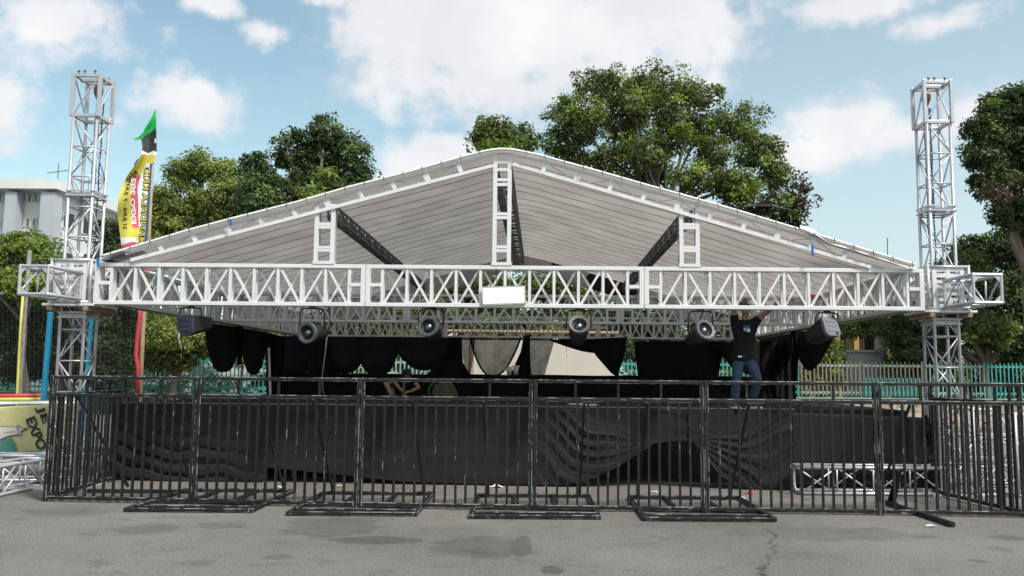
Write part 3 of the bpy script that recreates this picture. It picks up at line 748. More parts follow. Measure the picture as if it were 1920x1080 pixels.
def par_lamp(label, px, py, dirv_, wd=.36):
    c = at(px, py, YF - .02); d = Vector(dirv_).normalized()
    t = thing('stage_lamp', label, 'stage lamp', c, 0, LG)
    F = Matrix.Translation(c) @ frame_from(d)
    R = .150
    MB().lathe([(R * .93, -.005), (R * .96, -.04), (R * .95, -.20), (R * .90, -.26), (R * .72, -.33), (R * .66, -.42), (R * .55, -.44), (0, -.44)], 28, F).build('can', m_plastic, t, smooth=True)
    b = MB(); b.lathe([(R * .70, .0), (R * .74, .018), (R * 1.0, .022), (R * 1.05, .005), (R * 1.04, -.03), (R * .9, -.035)], 32, F)
    ring = b.build('front_ring', m_ring, t)
    b = MB()
    for k in range(12):
        a = 2 * PI * k / 12; p = F @ Vector((R * .87 * math.cos(a), R * .87 * math.sin(a), .018)); q = F @ Vector((R * .87 * math.cos(a), R * .87 * math.sin(a), .026)); b.tube(p, q, .006, 6)
    b.build('screw_ring', m_plastic, ring)
    MB().lathe([(R * .73, .002), (R * .64, -.045), (R * .50, -.05), (R * .46, -.03), (R * .34, -.02)], 28, F).build('bezel', m_plastic, t, smooth=True)
    MB().lathe([(R * .36, -.022), (R * .32, -.010), (R * .22, .004), (R * .12, .010), (0, .012)], 24, F).build('lens', m_chrome, t, smooth=True)
    b = MB()
    for i in range(2): b.box((-.09, .115, -.22 - .02), (.09, .165, -.08))
    vs = [F @ Vector(v) for v in b.v[:8]]; b2 = MB().add(vs, [(0, 3, 2, 1), (4, 5, 6, 7), (0, 1, 5, 4), (1, 2, 6, 5), (2, 3, 7, 6), (3, 0, 4, 7)])
    b2.build('control_box', m_plastic, t, bevel=.01)
    yoke(t, c - d * .12 + Vector((0, 0, .02)), wd, TZ0 - .03)
    e = c - d * .42
    MB().path([e, e + Vector((.05, .03, -.02)), e + Vector((.09, .1, .12)), Vector((e.x + .16, YF + .1, TZ0 - .02))], .008, 6).build('cable', m_rubber, t, smooth=True)
par_lamp('round black stage lamp facing the viewer, nearest the left boxy lamp', 576, 624, (-.30, -1, -.06))
par_lamp('round black stage lamp tilted slightly left, left of the blank board', 803, 612, (-.18, -1, .22))
par_lamp('round black stage lamp pointing upward, right of the blank board', 1086, 609, (.02, -1, .62))
par_lamp('round black stage lamp turned right, closest to the standing man', 1322, 618, (.42, -1, .40))
def box_lamp(label, px, py, dirv_, up, front_m, lid_m):
    c = at(px, py, YF + .05); t = thing('stage_lamp', label, 'stage lamp', c, 0, LG)
    F = Matrix.Translation(c) @ frame_from(dirv_, up)
    # z = away from the lid; body tapers towards the rear
    w0, h0, w1, h1, L = .27, .30, .25, .20, .40
    def ring(w_, h_, z, ch=.05): return [F @ Vector(v) for v in [(-w_ / 2, -h_ / 2 + ch, z), (-w_ / 2 + ch, -h_ / 2, z), (w_ / 2 - ch, -h_ / 2, z), (w_ / 2, -h_ / 2 + ch, z), (w_ / 2, h_ / 2 - .01, z), (w_ / 2 - .01, h_ / 2, z), (-w_ / 2 + .01, h_ / 2, z), (-w_ / 2, h_ / 2 - .01, z)]]
    r0, r1 = ring(w0, h0, 0), ring(w1, h1, -L)
    n = 8
    MB().add(r0 + r1, [tuple(range(n)), tuple(reversed(range(n, 2 * n)))] + [(i, n + i, n + (i + 1) % n, (i + 1) % n) for i in range(n)]).build('body', m_plastic, t)
    ra, rb = ring(w0 + .015, h0 + .015, .002), ring(w0 - .005, h0 - .005, .045)
    lid = MB().add(ra + rb, [tuple(range(n)), tuple(reversed(range(n, 2 * n)))] + [(i, (i + 1) % n, n + (i + 1) % n, n + i) for i in range(n)]).build('lid', lid_m, t)
    b = MB()
    for k in range(3):
        y0 = .09 - k * .075
        vs = [F @ Vector(v) for v in [(-.09, y0 - .025, .046), (.09, y0 - .025, .046), (.09, y0 + .02, .046), (-.09, y0 + .02, .046), (-.085, y0 - .02, .052), (.085, y0 - .02, .052), (.085, y0 + .015, .052), (-.085, y0 + .015, .052)]]
        b.add(vs, [(0, 3, 2, 1), (4, 5, 6, 7), (0, 1, 5, 4), (1, 2, 6, 5), (2, 3, 7, 6), (3, 0, 4, 7)])
    b.build('ridge', front_m, lid)
    b = MB(); p = F @ Vector((.06, -.11, .045)); q = F @ Vector((.06, -.11, .065)); b.tube(p, q, .018, 10); b.build('knob', m_rubber, lid)
    yoke(t, Vector((c.x, c.y + .12, c.z + .02)), .33, TZ0 - .03)
    return t, F
t1, F1 = box_lamp('boxy dark blue stage lamp at the left end of the front beam', 350, 610, (-.35, -1, -.12), (0, 0, 1), m_bluebox, m_bluebox)
MB().path([F1 @ Vector((-.1, -.1, .04)), F1 @ Vector((-.11, -.2, .05)), F1 @ Vector((-.09, -.30, .03)), F1 @ Vector((-.10, -.38, .0))], .008, 6).build('cable', m_grey, t1, smooth=True)
box_lamp('boxy black stage lamp with grey lid at the right end of the front beam', 1556, 614, (.42, -1, .42), (0, 0, 1), m_lid, m_lid)
# loose cable on the beam
for (lab, pts) in (('black cable drooping along the left joint of the front beam', [(640, 562), (683, 558), (720, 563), (760, 568)]),
                   ('black cable drooping through the right joint of the front beam', [(1170, 567), (1192, 560), (1197, 546), (1215, 558), (1240, 567)]),
                   ('black cable hanging between the man and the round lamp beside him', [(1330, 604), (1345, 600), (1360, 588), (1366, 580)])):
    c = MB().path([at(a, b_, YF + .06) for a, b_ in pts], .009, 6).build('cable', m_rubber, smooth=True); setp(c, lab, 'cable', 'loose black cables on the front beam')
for (px, py, Y, lab) in ((267, 507, 14.2, 'red and orange strap tied on the left side truss'), (385, 541, 16.2, 'orange strap end hanging by the second truss, left'), (1672, 519, 13.8, 'orange strap tied on the right side truss'),
                    (1532, 558, 16.0, 'orange strap by the second truss, right')):
    p = at(px, py, Y); b = MB()
    b.path([p + Vector((-.16, 0, .06)), p + Vector((-.05, -.03, .03)), p + Vector((.06, 0, .02)), p + Vector((.12, -.03, -.05)), p + Vector((.13, 0, -.2))], .022, 5)
    b.path([p + Vector((-.14, 0, .02)), p + Vector((0, -.03, -.04)), p + Vector((.1, 0, .0))], .018, 5)
    o = b.build('ratchet_strap', m_orange); setp(o, lab, 'strap', 'orange straps on the trusses')

# ------------------------------------------------------------------ stage
ZS = 1.21
SA, SBp = (-6.70, 13.80), (3.88, 13.24)
def sline(x): return SA[1] + (SBp[1] - SA[1]) * (x - SA[0]) / (SBp[0] - SA[0])
def px2x(px):
    x = (px - 1016) / FPX * 13.5
    for _ in range(4): x = (px - 1016) / FPX * sline(x)
    return x
stg = thing('stage_platform', 'wide black carpeted stage platform behind the barricade', 'stage', (-.6, 13.6, 0))
MB().add([(SA[0] + .05, sline(SA[0]) + .05, ZS - .12), (5.6, sline(5.6) + .05, ZS - .12), (5.6, 23.0, ZS - .12), (SA[0] + .05, 23.0, ZS - .12),
          (SA[0] + .05, sline(SA[0]) + .05, ZS), (5.6, sline(5.6) + .05, ZS), (5.6, 23.0, ZS), (SA[0] + .05, 23.0, ZS)],
         [(0, 3, 2, 1), (4, 5, 6, 7), (0, 1, 5, 4), (1, 2, 6, 5), (2, 3, 7, 6), (3, 0, 4, 7)]).build('deck', m_carpet, stg)
MB().bar((SA[0], sline(SA[0]) + .02, ZS + .004), (3.9, sline(3.9) + .02, ZS + .004), .05, .012).build('edge_strip', m_dsteel, stg)
for i in range(6):
    for y in (14.1, 17, 20, 22.6):
        x = -6.4 + 11.8 * i / 5
        MB().bar((x, y + .1, 0), (x, y + .1, ZS - .121), .06).build('leg', m_dsteel, stg)
b = MB(); b.box((-6.6, 22.9, .02), (5.6, 22.96, ZS - .13)); b.build('rear_board', m_cloth2, stg)
for x in (-6.62,):
    MB().box((x, 14.0, .02), (x + .03, 22.8, ZS - .13)).build('side_board', m_cloth2, stg)
# skirt cloths
def skirt(name, label, pxa, pxb, hem, fold, topfn=None, yoff=0.0, nu=220, nv=48, zt=ZS - .012):
    def fn(u, v):
        px = pxa + (pxb - pxa) * u; x = px2x(px); y = sline(x) - .03 + yoff
        zb = max(.01, at(px, lerp_list(hem, px), y).z); ztp = zt
        z = ztp + (zb - ztp) * v
        dy, dz = fold(px, u, v)
        return (x, y - dy, max(.008, z + dz))
    o = MB().grid(fn, nu, nv).build(name, m_cloth, None, smooth=True, solid=.004)
    setp(o, label, 'cloth', 'black cloths around the stage front')
    return o
sn = math.sin
def ytop(px): return 753 + (px - 360) * .0128
def py_of(px, hem_, v): y0 = ytop(px); return y0 + (hem_ - y0) * v
def fp(x): return .5 * abs(sn(x)) + .5 * (.5 + .5 * sn(2 * x + .6))          # rounded ridges, sharp valleys
def wob(px, py): return .5 * sn(px * .021 + py * .013) + .3 * sn(px * .047 - py * .03 + 1.7) + .2 * sn(px * .09 + py * .05)
HL = [(222, 904), (300, 906), (500, 906), (512, 900)]
HM = [(470, 868), (518, 877), (640, 890), (768, 904), (900, 908), (1040, 910), (1074, 908), (1116, 896), (1150, 880), (1185, 858), (1224, 832), (1262, 826)]
HR = [(1292, 824), (1310, 842), (1332, 878), (1356, 899), (1394, 915), (1440, 918), (1487, 918)]
def fold_left(px, u, v):
    py = py_of(px, lerp_list(HL, px), v)
    q = (py - 70 * (1 - math.exp(-(px - 222) / 140.0)) - 770) / 14.0 + .8 * wob(px, py)
    s_ = smoothstep(770, 850, py) * (1 - .8 * smoothstep(360, 500, px)) * smoothstep(218, 240, px)
    a = (.055 + .02 * wob(px, py * 2)) * s_ * abs(sn(PI * .5 * q)) ** .8 + .016 * s_ * fp(PI * 1.3 * q + px * .01)
    a += .007 * wob(px * 1.4, py * 1.6) + .012 * smoothstep(222, 240, px)
    return a + .02, 0
def fold_mid(px, u, v):
    py = py_of(px, lerp_list(HM, px), v)
    a = .007 * wob(px * .8, py * 1.5) + .004 * sn(py * .16 + px * .01 + 1.5 * wob(px * .5, py))
    a += .010 * math.exp(-((py - 768 - 2 * wob(px, 0)) / 3.0) ** 2) * .6
    if px > 985:
        d = max(6.0, 1237 - px); rise = .0105 * max(0.0, 1120 - px) ** 2
        ph = math.atan2(py - 829 + rise, d)
        s1 = smoothstep(985, 1070, px + .25 * (py - 830)); dist = min(1.0, math.hypot(py - 829, d) / 110.0)
        q = (ph + .35) / .088 + .95 * wob(px * .8, py * .8)
        a += ((.052 + .024 * wob(px * .9 + 40, py * 1.7)) * fp(PI * .5 * q) + .014 * fp(PI * 1.21 * q + 1 + wob(px, py))) * s1 * dist * smoothstep(-.42, -.12, ph)
    return a + .02 * v, 0
def fold_r(px, u, v):
    py = py_of(px, lerp_list(HR, px), v)
    d = max(6.0, px - 1290); rise = .0060 * max(0.0, px - 1385) ** 2
    ph = math.atan2(py - 824 + rise, d)
    dist = min(1.0, math.hypot(py - 824, d) / 110.0)
    q = (ph + .30) / .098 + .95 * wob(px * .8 + 50, py * .8)
    a = ((.052 + .024 * wob(px * .9 + 90, py * 1.7)) * fp(PI * .5 * q) + .014 * fp(PI * 1.23 * q + 2 + wob(px, py))) * dist * smoothstep(-.36, -.02, ph)
    a += .006 * wob(px, py * 1.3) + .025 * smoothstep(1465, 1487, px) * fp(py * .02)
    return a + .03, 0
skirt('stage_skirt', 'black stage skirt at the left end with deep horizontal folds', 222, 512, HL, fold_left, nu=180, nv=80)
skirt('stage_skirt', 'smooth black stage skirt across the middle, gathered into a swag at its right end', 470, 1262,
      HM, fold_mid, yoff=-.02, nu=420, nv=80)
def fold_top(px, u, v): return .01 + .008 * sn(2 * PI * 2 * v + px * .03) + .006 * sn(px * .06), 0
skirt('stage_skirt', 'short strip of black skirt above the dark opening under the stage', 1215, 1330, [(1215, 830), (1300, 827), (1330, 830)], fold_top, yoff=.02, nu=40, nv=20)
skirt('stage_skirt', 'black stage skirt swag right of the dark opening, under the standing man', 1292, 1487,
      HR, fold_r, yoff=-.01, nu=180, nv=80)
def fold_flat(px, u, v): return .010 * sn(px * .09 + 1.5 * v) * (.3 + .7 * v) + .012 * math.exp(-((px - 1500) / 12.0) ** 2) + .004 * sn(7 * v + px * .03), 0
def px2xr(px): return (px - 1016) / FPX * 13.05
rp = MB().grid(lambda u, v: ((lambda px: (px2xr(px), 13.12 - .05 * u - fold_flat(px, u, v)[0], (ZS - .04 - .06 * u) * (1 - v) + .06 * v))(1484 + 258 * u)), 90, 20).build('stage_skirt', m_cloth, None, smooth=True, solid=.004)
setp(rp, 'flat black cloth panel behind the ground truss at the right end of the stage', 'cloth', 'black cloths around the stage front')
b = MB()
b.grid(lambda u, v: (5.80 + .05 * sn(9 * v) * v + .04 * u, 13.04 - .02 * u, (ZS - .06) - .45 * v), 3, 10)
o = b.build('cloth_tail', m_cloth2, None, smooth=True, solid=.004); setp(o, 'narrow black cloth tail hanging from the right stage corner', 'cloth')

# rear riser
rz = thing('rear_riser', 'long low riser at the back of the stage wrapped in black cloth', 'riser', (-.3, 20.6, ZS))
MB().grid(lambda u, v: (-6.5 + 12.2 * u, 20.55 + .02 * sn(u * 70) * v, 1.712 + .006 * sn(u * 37) - (1.712 - ZS - .004) * v), 160, 6).build('front_cloth', m_cloth2, rz, smooth=True)
MB().box((-6.5, 20.6, ZS + .01), (5.7, 22.5, 1.70)).build('top', m_carpet, rz)

# swags hanging from the rear and side trusses
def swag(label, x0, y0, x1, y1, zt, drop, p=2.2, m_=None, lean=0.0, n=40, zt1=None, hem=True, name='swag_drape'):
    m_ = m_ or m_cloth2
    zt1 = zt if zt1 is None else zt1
    t = thing(name, label, 'drape', ((x0 + x1) / 2, (y0 + y1) / 2, zt), 0, 'black swag drapes round the stage back')
    def bot(u):
        uu = u + lean * sn(PI * u); k = 1 - abs(2 * uu - 1) ** p
        return drop * max(0.0, k)
    def fn(u, v):
        return (x0 + (x1 - x0) * u, y0 + (y1 - y0) * u - .05 * sn(v * PI * 3 + 2 * u) * v * v, zt + (zt1 - zt) * u - .012 - bot(u) * v)
    MB().grid(fn, n, 14).build('cloth', m_, t, smooth=True)
    if hem:
        pts = [Vector(fn(i / n, 1)) + Vector((0, -.01, 0)) for i in range(n + 1)]
        b = MB()
        for i in range(n): b.bar(pts[i], pts[i + 1] + (pts[i + 1] - pts[i]) * .12, .012, .05)
        b.build('hem', m_cloth2, t)
    return t
def tail(label, polyl, Y, m_=None):
    poly = [tuple((at(a, b_, Y).x, at(a, b_, Y).z)) for a, b_ in polyl]
    m_ = m_ or m_cloth2
    top = poly
    # left chain then right chain given as pairs
    t = thing('tail_drape', label, 'drape', (poly[0][0], Y, poly[0][1]), 0, 'black swag drapes round the stage back')
    n = len(poly) // 2; Lc, Rc = poly[:n], poly[n:]
    def fn(u, v):
        k = v * (n - 1); i = min(n - 2, int(k)); f = k - i
        l = (Lc[i][0] + (Lc[i + 1][0] - Lc[i][0]) * f, Lc[i][1] + (Lc[i + 1][1] - Lc[i][1]) * f); r_ = (Rc[i][0] + (Rc[i + 1][0] - Rc[i][0]) * f, Rc[i][1] + (Rc[i + 1][1] - Rc[i][1]) * f)
        return (l[0] + (r_[0] - l[0]) * u, Y - .05 * sn(u * PI * 4) * (.4 + .6 * v), l[1] + (r_[1] - l[1]) * u)
    MB().grid(fn, 16, 14).build('cloth', m_, t, smooth=True)
    return t
def bx(px): return (px - 1016) / FPX * 22.7
ZB = 2.70
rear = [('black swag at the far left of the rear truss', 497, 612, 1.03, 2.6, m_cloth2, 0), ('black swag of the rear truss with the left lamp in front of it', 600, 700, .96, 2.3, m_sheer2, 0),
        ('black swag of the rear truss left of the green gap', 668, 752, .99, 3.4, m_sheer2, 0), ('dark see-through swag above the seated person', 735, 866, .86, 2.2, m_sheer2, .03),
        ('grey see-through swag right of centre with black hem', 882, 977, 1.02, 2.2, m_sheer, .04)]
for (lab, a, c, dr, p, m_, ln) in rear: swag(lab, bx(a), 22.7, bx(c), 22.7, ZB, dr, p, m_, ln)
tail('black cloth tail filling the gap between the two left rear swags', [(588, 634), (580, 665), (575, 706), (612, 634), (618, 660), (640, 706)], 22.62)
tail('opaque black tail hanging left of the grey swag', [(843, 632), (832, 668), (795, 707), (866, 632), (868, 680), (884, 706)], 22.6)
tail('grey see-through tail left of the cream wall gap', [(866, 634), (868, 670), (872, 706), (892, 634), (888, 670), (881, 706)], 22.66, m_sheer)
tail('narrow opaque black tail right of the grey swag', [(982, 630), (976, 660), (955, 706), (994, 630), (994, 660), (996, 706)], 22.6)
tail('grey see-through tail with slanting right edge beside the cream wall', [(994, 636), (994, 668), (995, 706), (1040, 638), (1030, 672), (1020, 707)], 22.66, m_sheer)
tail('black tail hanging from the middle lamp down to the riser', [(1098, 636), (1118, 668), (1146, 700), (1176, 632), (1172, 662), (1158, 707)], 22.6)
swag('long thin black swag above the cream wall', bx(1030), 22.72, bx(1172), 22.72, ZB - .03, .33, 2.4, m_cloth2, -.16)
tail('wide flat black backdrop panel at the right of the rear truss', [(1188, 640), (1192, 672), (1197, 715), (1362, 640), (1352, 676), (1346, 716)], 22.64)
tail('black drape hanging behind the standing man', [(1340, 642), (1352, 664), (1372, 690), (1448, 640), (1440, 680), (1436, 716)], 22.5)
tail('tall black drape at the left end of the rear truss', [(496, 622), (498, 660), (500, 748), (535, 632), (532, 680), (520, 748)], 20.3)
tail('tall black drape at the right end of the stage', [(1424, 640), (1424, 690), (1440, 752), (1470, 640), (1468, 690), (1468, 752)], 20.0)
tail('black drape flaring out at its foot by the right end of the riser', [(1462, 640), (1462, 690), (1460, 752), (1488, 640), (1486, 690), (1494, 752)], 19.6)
# side swags
xl = XL + .03
def yl(px): return (xl) * FPX / (px - 1016)
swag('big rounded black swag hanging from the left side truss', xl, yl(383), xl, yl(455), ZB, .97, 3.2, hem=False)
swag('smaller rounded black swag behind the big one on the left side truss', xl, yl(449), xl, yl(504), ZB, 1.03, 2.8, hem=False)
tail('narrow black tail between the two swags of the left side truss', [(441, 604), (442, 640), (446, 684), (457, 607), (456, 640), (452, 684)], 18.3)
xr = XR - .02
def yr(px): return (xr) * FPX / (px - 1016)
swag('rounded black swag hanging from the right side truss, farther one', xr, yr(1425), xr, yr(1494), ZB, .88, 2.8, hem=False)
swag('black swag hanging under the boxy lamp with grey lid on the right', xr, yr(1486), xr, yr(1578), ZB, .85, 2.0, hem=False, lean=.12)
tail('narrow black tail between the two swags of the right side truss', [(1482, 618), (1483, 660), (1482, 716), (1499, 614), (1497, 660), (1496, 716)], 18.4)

# small things on stage
def simple(name, label, cat, b, m_, group=None, smooth=False): o = b.build(name, m_, None, smooth=smooth); setp(o, label, cat, group); return o
simple('stand_pole', 'thin white pole standing at the left back of the stage', 'pole', MB().tube(at(507, 746, 18.5), at(504, 652, 18.5), .025, 8), m_white)
simple('thin_cable', 'thin grey cable hanging from the left round lamp to the stage', 'cable', MB().path([at(613, 628, 13.2), at(610, 660, 13.6), at(604, 706, 14.2), at(606, 735, 14.6), at(612, 748, 15)], .010, 6), m_grey, smooth=True)
simple('stand_pole', 'short white leaning pole right of the standing man', 'pole', MB().tube(at(1432 - 51, 752, 14.0), at(1385, 722, 14.0), .012, 8), m_white)
pk = thing('drink_cups', 'clear plastic cups standing on the black riser', 'cups', at(960, 702, 20.8))
c0 = at(960, 703, 20.8)
for dx in (-.07, .09): MB().lathe([(.0, 0), (.055, 0), (.07, .2), (.066, .2)], 12, Matrix.Translation(c0 + Vector((dx, 0, 0)))).build('cup', m_clear, pk, smooth=True)
MB().box(c0 + Vector((-.18, -.03, .10)), c0 + Vector((-.10, .03, .15))).build('lid', m_clear, pk); MB().box(c0 + Vector((.0, -.03, .19)), c0 + Vector((.18, .03, .23))).build('tray', m_clear, pk)
kp = at(830, 745, 17.8); kb = thing('canvas_bag', 'olive green canvas bag on the stage right of the seated person', 'bag', kp)
MB().grid(lambda u, v: (kp.x + (.27 - .12 * v ** 2) * math.cos(2 * PI * u) * (1 - .98 * smoothstep(.8, 1, v)) + .06 * (1 - v), kp.y + .17 * sn(2 * PI * u) * (1 - .98 * smoothstep(.8, 1, v)), ZS + .005 + .36 * v + .02 * sn(9 * u)), 24, 12).build('body', m_olive, kb, smooth=True)
MB().path([(kp.x - .16, kp.y - .15, ZS + .36), (kp.x - .27, kp.y - .18, ZS + .2), (kp.x - .26, kp.y - .19, ZS + .06)], .022, 6).build('strap', m_olive, kb, smooth=True)
simple('wood_offcut', 'pale wood offcut lying on the stage edge near the middle', 'wood piece', MB().bar(at(1065, 757, 13.45), at(1118, 759, 13.5), .04, .03), m_ply)
simple('bamboo_beam', 'long orange wooden pole behind the rear truss', 'pole', MB().tube(at(826, 621, 24.4), at(1160, 625, 24.4), .055, 8), m_bamboo)

# ------------------------------------------------------------------ crowd barricade
BG = 'black steel barricade panels in front of the stage'
def barricade(label, p, q, Ht=1.65, mid=1.395, nbars=15, ndiv=3, group=BG):
    p = Vector((p[0], p[1], 0)); q = Vector((q[0], q[1], 0)); L = (q - p).length; rz_ = math.atan2(q.y - p.y, q.x - p.x)
    t = thing('crowd_barrier', label, 'barricade', p, rz_, group)
    g = .006
    for x in (g + .024, L - g - .024): MB().bar((x, 0, 0.0), (x, 0, Ht), .048, .048, (0, 1, 0)).build('post', m_black, t, world_=False, bevel=.007)
    for (z, h_) in ((Ht - .024, .048), (mid, .052), (.05, .052)):
        MB().bar((g + .049, 0, z), (L - g - .049, 0, z), .044, h_).build('rail', m_blackr, t, world_=False, bevel=.008)
    b = MB()
    for i in range(nbars):
        x = g + .048 + (L - 2 * g - .096) * (i + 1) / (nbars + 1)
        b.bar((x + random.uniform(-.006, .006), 0, .074), (x + random.uniform(-.006, .006), 0, mid - .024), .029, .027, (0, 1, 0))
    b.build('bars', m_black, t, world_=False)
    for i in range(ndiv):
        x = L * (i + 1) / (ndiv + 1); MB().bar((x, 0, mid + .024), (x, 0, Ht - .047), .03, .03, (0, 1, 0)).build('divider', m_black, t, world_=False)
    return t
PB = [(-6.55, 11.47), (-4.52, 11.32), (-2.33, 11.13), (-.10, 11.0), (2.07, 10.93), (4.24, 10.86), (6.40, 10.72), (8.5, 10.6)]
BL = ['black barricade panel at the left corner in front of the stage', 'second black barricade panel from the left corner', 'black barricade panel just left of the middle post, before the smooth skirt',
      'black barricade panel before the skirt swag, right of the middle post', 'black barricade panel in front of the standing man', 'black barricade panel before the right tower', 'black barricade panel running out of the right edge']
for i in range(7): barricade(BL[i], PB[i], PB[i + 1], nbars=(14 if i == 0 else 15))
barricade('black side barricade running back from the left corner', (-6.56, 11.56), (-6.72, 13.9), nbars=17)
barricade('black side barricade running back to the right tower', (6.04, 10.82), (5.80, 12.85), nbars=15)
# base frames
def base_frame(label, xc, yb, w_=1.58, yf=-.52, yr_=1.28):
    t = thing('barrier_foot_frame', label, 'barricade base', (xc, yb, 0), random.uniform(-.01, .02), 'steel base frames under the barricade')
    z = .032; k = .05; h = .045
    for y in (yf, yf + .22, .16, yr_): MB().bar((-w_ / 2 + .051, y, z), (w_ / 2 - .051, y, z), k, h).build('cross_bar', m_blackr, t, world_=False, bevel=.007)
    
    for x in (-w_ / 2 + .025, w_ / 2 - .025): MB().bar((x, yf - .025, z), (x, yr_ + .025, z), k, h).build('side_bar', m_black, t, world_=False, bevel=.007)
    b = MB()
    for x in (-w_ * .17, w_ * .17): b.bar((x, .19, z - .002), (x, yr_ - .03, z - .002), .04, .04)
    b.build('inner_bar', m_blackd, t, world_=False)
    for x in (-.66, .62):
        MB().bar((x, .03, 1.37), (x + .02, yr_ - .05, .10), .028, .028).build('brace', m_blackd, t, world_=False)
        MB().bar((x + .02, yr_ - .02, .055), (x + .02, yr_ - .02, .20), .05, .04, (0, 1, 0)).build('stub', m_blackd, t, world_=False)
    return t
for (xc, yb, lab) in ((-4.30, 11.3, 'steel base frame sticking out under the leftmost barricade joint'), (-2.27, 11.13, 'steel base frame sticking out under the second barricade joint'), (-.07, 11.0, 'steel base frame sticking out under the middle barricade joint'),
                 (2.0, 10.93, 'steel base frame sticking out under the barricade joint by the skirt opening')):
    base_frame(lab, xc, yb - .12)
t = thing('barrier_foot_frame', 'single steel foot bar sticking out under the right barricade', 'barricade base', (4.72, 10.86, 0), 0, 'steel base frames under the barricade')
MB().bar((4.74, 10.02, .034), (4.66, 12.0, .034), .055, .05).build('side_bar', m_black, t)
MB().bar((4.68, 10.92, 1.37), (4.66, 11.95, .08), .028).build('brace', m_blackd, t)
t = thing('barrier_foot_frame', 'corner brace and foot behind the left barricade corner', 'barricade base', (-6.2, 11.5, 0), 0, 'steel base frames under the barricade')
MB().bar((-6.2, 11.47, 1.40), (-5.95, 12.55, .06), .03).build('brace', m_black, t)
MB().bar((-6.4, 12.3, .03), (-4.9, 12.3, .03), .05, .045).build('side_bar', m_blackd, t)
tb = [(at(1690, 880, 11.6)), at(1678, 915, 11.7), at(1672, 940, 11.75), at(1680, 948, 11.7)]
o = MB().path(tb, [.02, .05, .06, .04], 8).build('black_rag', m_cloth2, smooth=True); setp(o, 'black rag hanging behind the barricade near the right tower', 'rag')

# ------------------------------------------------------------------ text helper
def text_mesh(s, size=1.0, offset=0.0):
    cu = bpy.data.curves.new('t', 'FONT'); cu.body = s; cu.size = size; cu.offset = offset; cu.align_x = 'LEFT'
    ob = bpy.data.objects.new('t', cu); COL.objects.link(ob)
    bpy.context.view_layer.update()
    me = bpy.data.meshes.new_from_object(ob.evaluated_get(bpy.context.evaluated_depsgraph_get()))
    vs = [v.co.copy() for v in me.vertices]; fs = [tuple(p.vertices) for p in me.polygons]
    bpy.data.objects.remove(ob); bpy.data.meshes.remove(me); bpy.data.curves.remove(cu)
    xs = [v.x for v in vs]; ys = [v.y for v in vs]
    return vs, fs, (min(xs), max(xs), min(ys), max(ys))

# ------------------------------------------------------------------ flag banner on bamboo pole
YFL = 17.0
fp = thing('flag_pole', 'leaning bamboo pole left of the stage with a red plastic tube', 'pole', at(257, 853, YFL))
MB().path([at(257, 853, YFL), at(268, 620, YFL), at(279, 440, YFL), at(291.5, 206, YFL)], [.05, .045, .038, .022], 10).build('shaft', m_bamboo, fp, smooth=True)
MB().path([at(261, 560, YFL - .1), at(262.5, 592, YFL - .1), at(257, 640, YFL - .1), at(255, 665, YFL - .1), at(259, 690, YFL - .1), at(258, 745, YFL - .1)], .042, 8).build('plastic_tube', m_red, fp, smooth=True)
FL = [(207, 290.5, 292), (225, 281, 292.5), (243, 270, 293), (258, 264, 293.5), (275, 267, 294), (288, 266, 294), (298, 260, 291), (308, 254, 286), (318, 247, 284.5), (330, 238, 284), (350, 229, 282.5), (370, 222.5, 281), (390, 220, 279.5),
      (410, 221.5, 278.5), (440, 225, 276.5), (470, 228.5, 275)]
XLp = [(y, a) for y, a, c in FL]; XRp = [(y, c) for y, a, c in FL]
def flag_pt(u, v, off=0.0):
    y = 207 + 263 * v; l, r_ = lerp_list(XLp, y), lerp_list(XRp, y)
    d = .10 * sn(u * 5 + v * 7) * (1 - u) * smoothstep(0, .2, v) + .05 * sn(v * 22 + u * 2) * (1 - u)
    return at(l + (r_ - l) * u, y, YFL - .06 - d - off)
def flag_mi(u, v):
    y = 207 + 263 * v; l, r_ = lerp_list(XLp, y), lerp_list(XRp, y); px = l + (r_ - l) * u
    # slanting borders of the top colours
    if y < 262 - (px - 262) * .68: return 1
    if y < 285 + 2 * sn(px * .3): return 2
    if y < 291: return 3
    if y > 452 and u < .72: return 4 if y > 457 + 3 * sn(px * .12) else 3
    if y > 445 and u < .62: return 3
    if y < 306: return 0
    if px > lerp_list([(306, 281), (330, 279), (470, 270)], y): return 5
    wedge = lerp_list([(300, 276), (330, 262), (350, 255), (470, 262)], y)
    if px > lerp_list([(300, 276), (320, 268), (330, 264), (350, 258), (470, 262)], y): return 3
    red0 = lerp_list([(318, 262), (335, 250), (350, 244), (440, 249)], y)
    if 328 < y < 428 and px > red0: return 4
    return 0
fg = thing('event_flag', 'tall yellow event flag with green and black top hanging from a bamboo pole', 'flag', at(291, 207, YFL))
MB().grid(flag_pt, 60, 180, flag_mi).build('cloth', [m_flagY, m_flagG, m_flagK, m_flagW, m_flagR, m_flagB], fg, smooth=True)
tip = [at(264.5, 258, YFL - .07), at(270, 246, YFL - .07), at(262, 255, YFL - .12), at(248, 260.5, YFL - .16), at(256, 263, YFL - .14), at(264, 261.5, YFL - .08)]
MB().add(tip, [tuple(range(6))]).build('torn_tip', m_flagG, fg, solid=.004)
bf = [at(262, 296, YFL - .0), at(256, 300, YFL), at(251, 309, YFL + .02), at(252, 312, YFL + .02), at(262, 302, YFL)]
MB().add(bf, [tuple(range(5))]).build('folded_edge', m_flagB, fg, solid=.004)
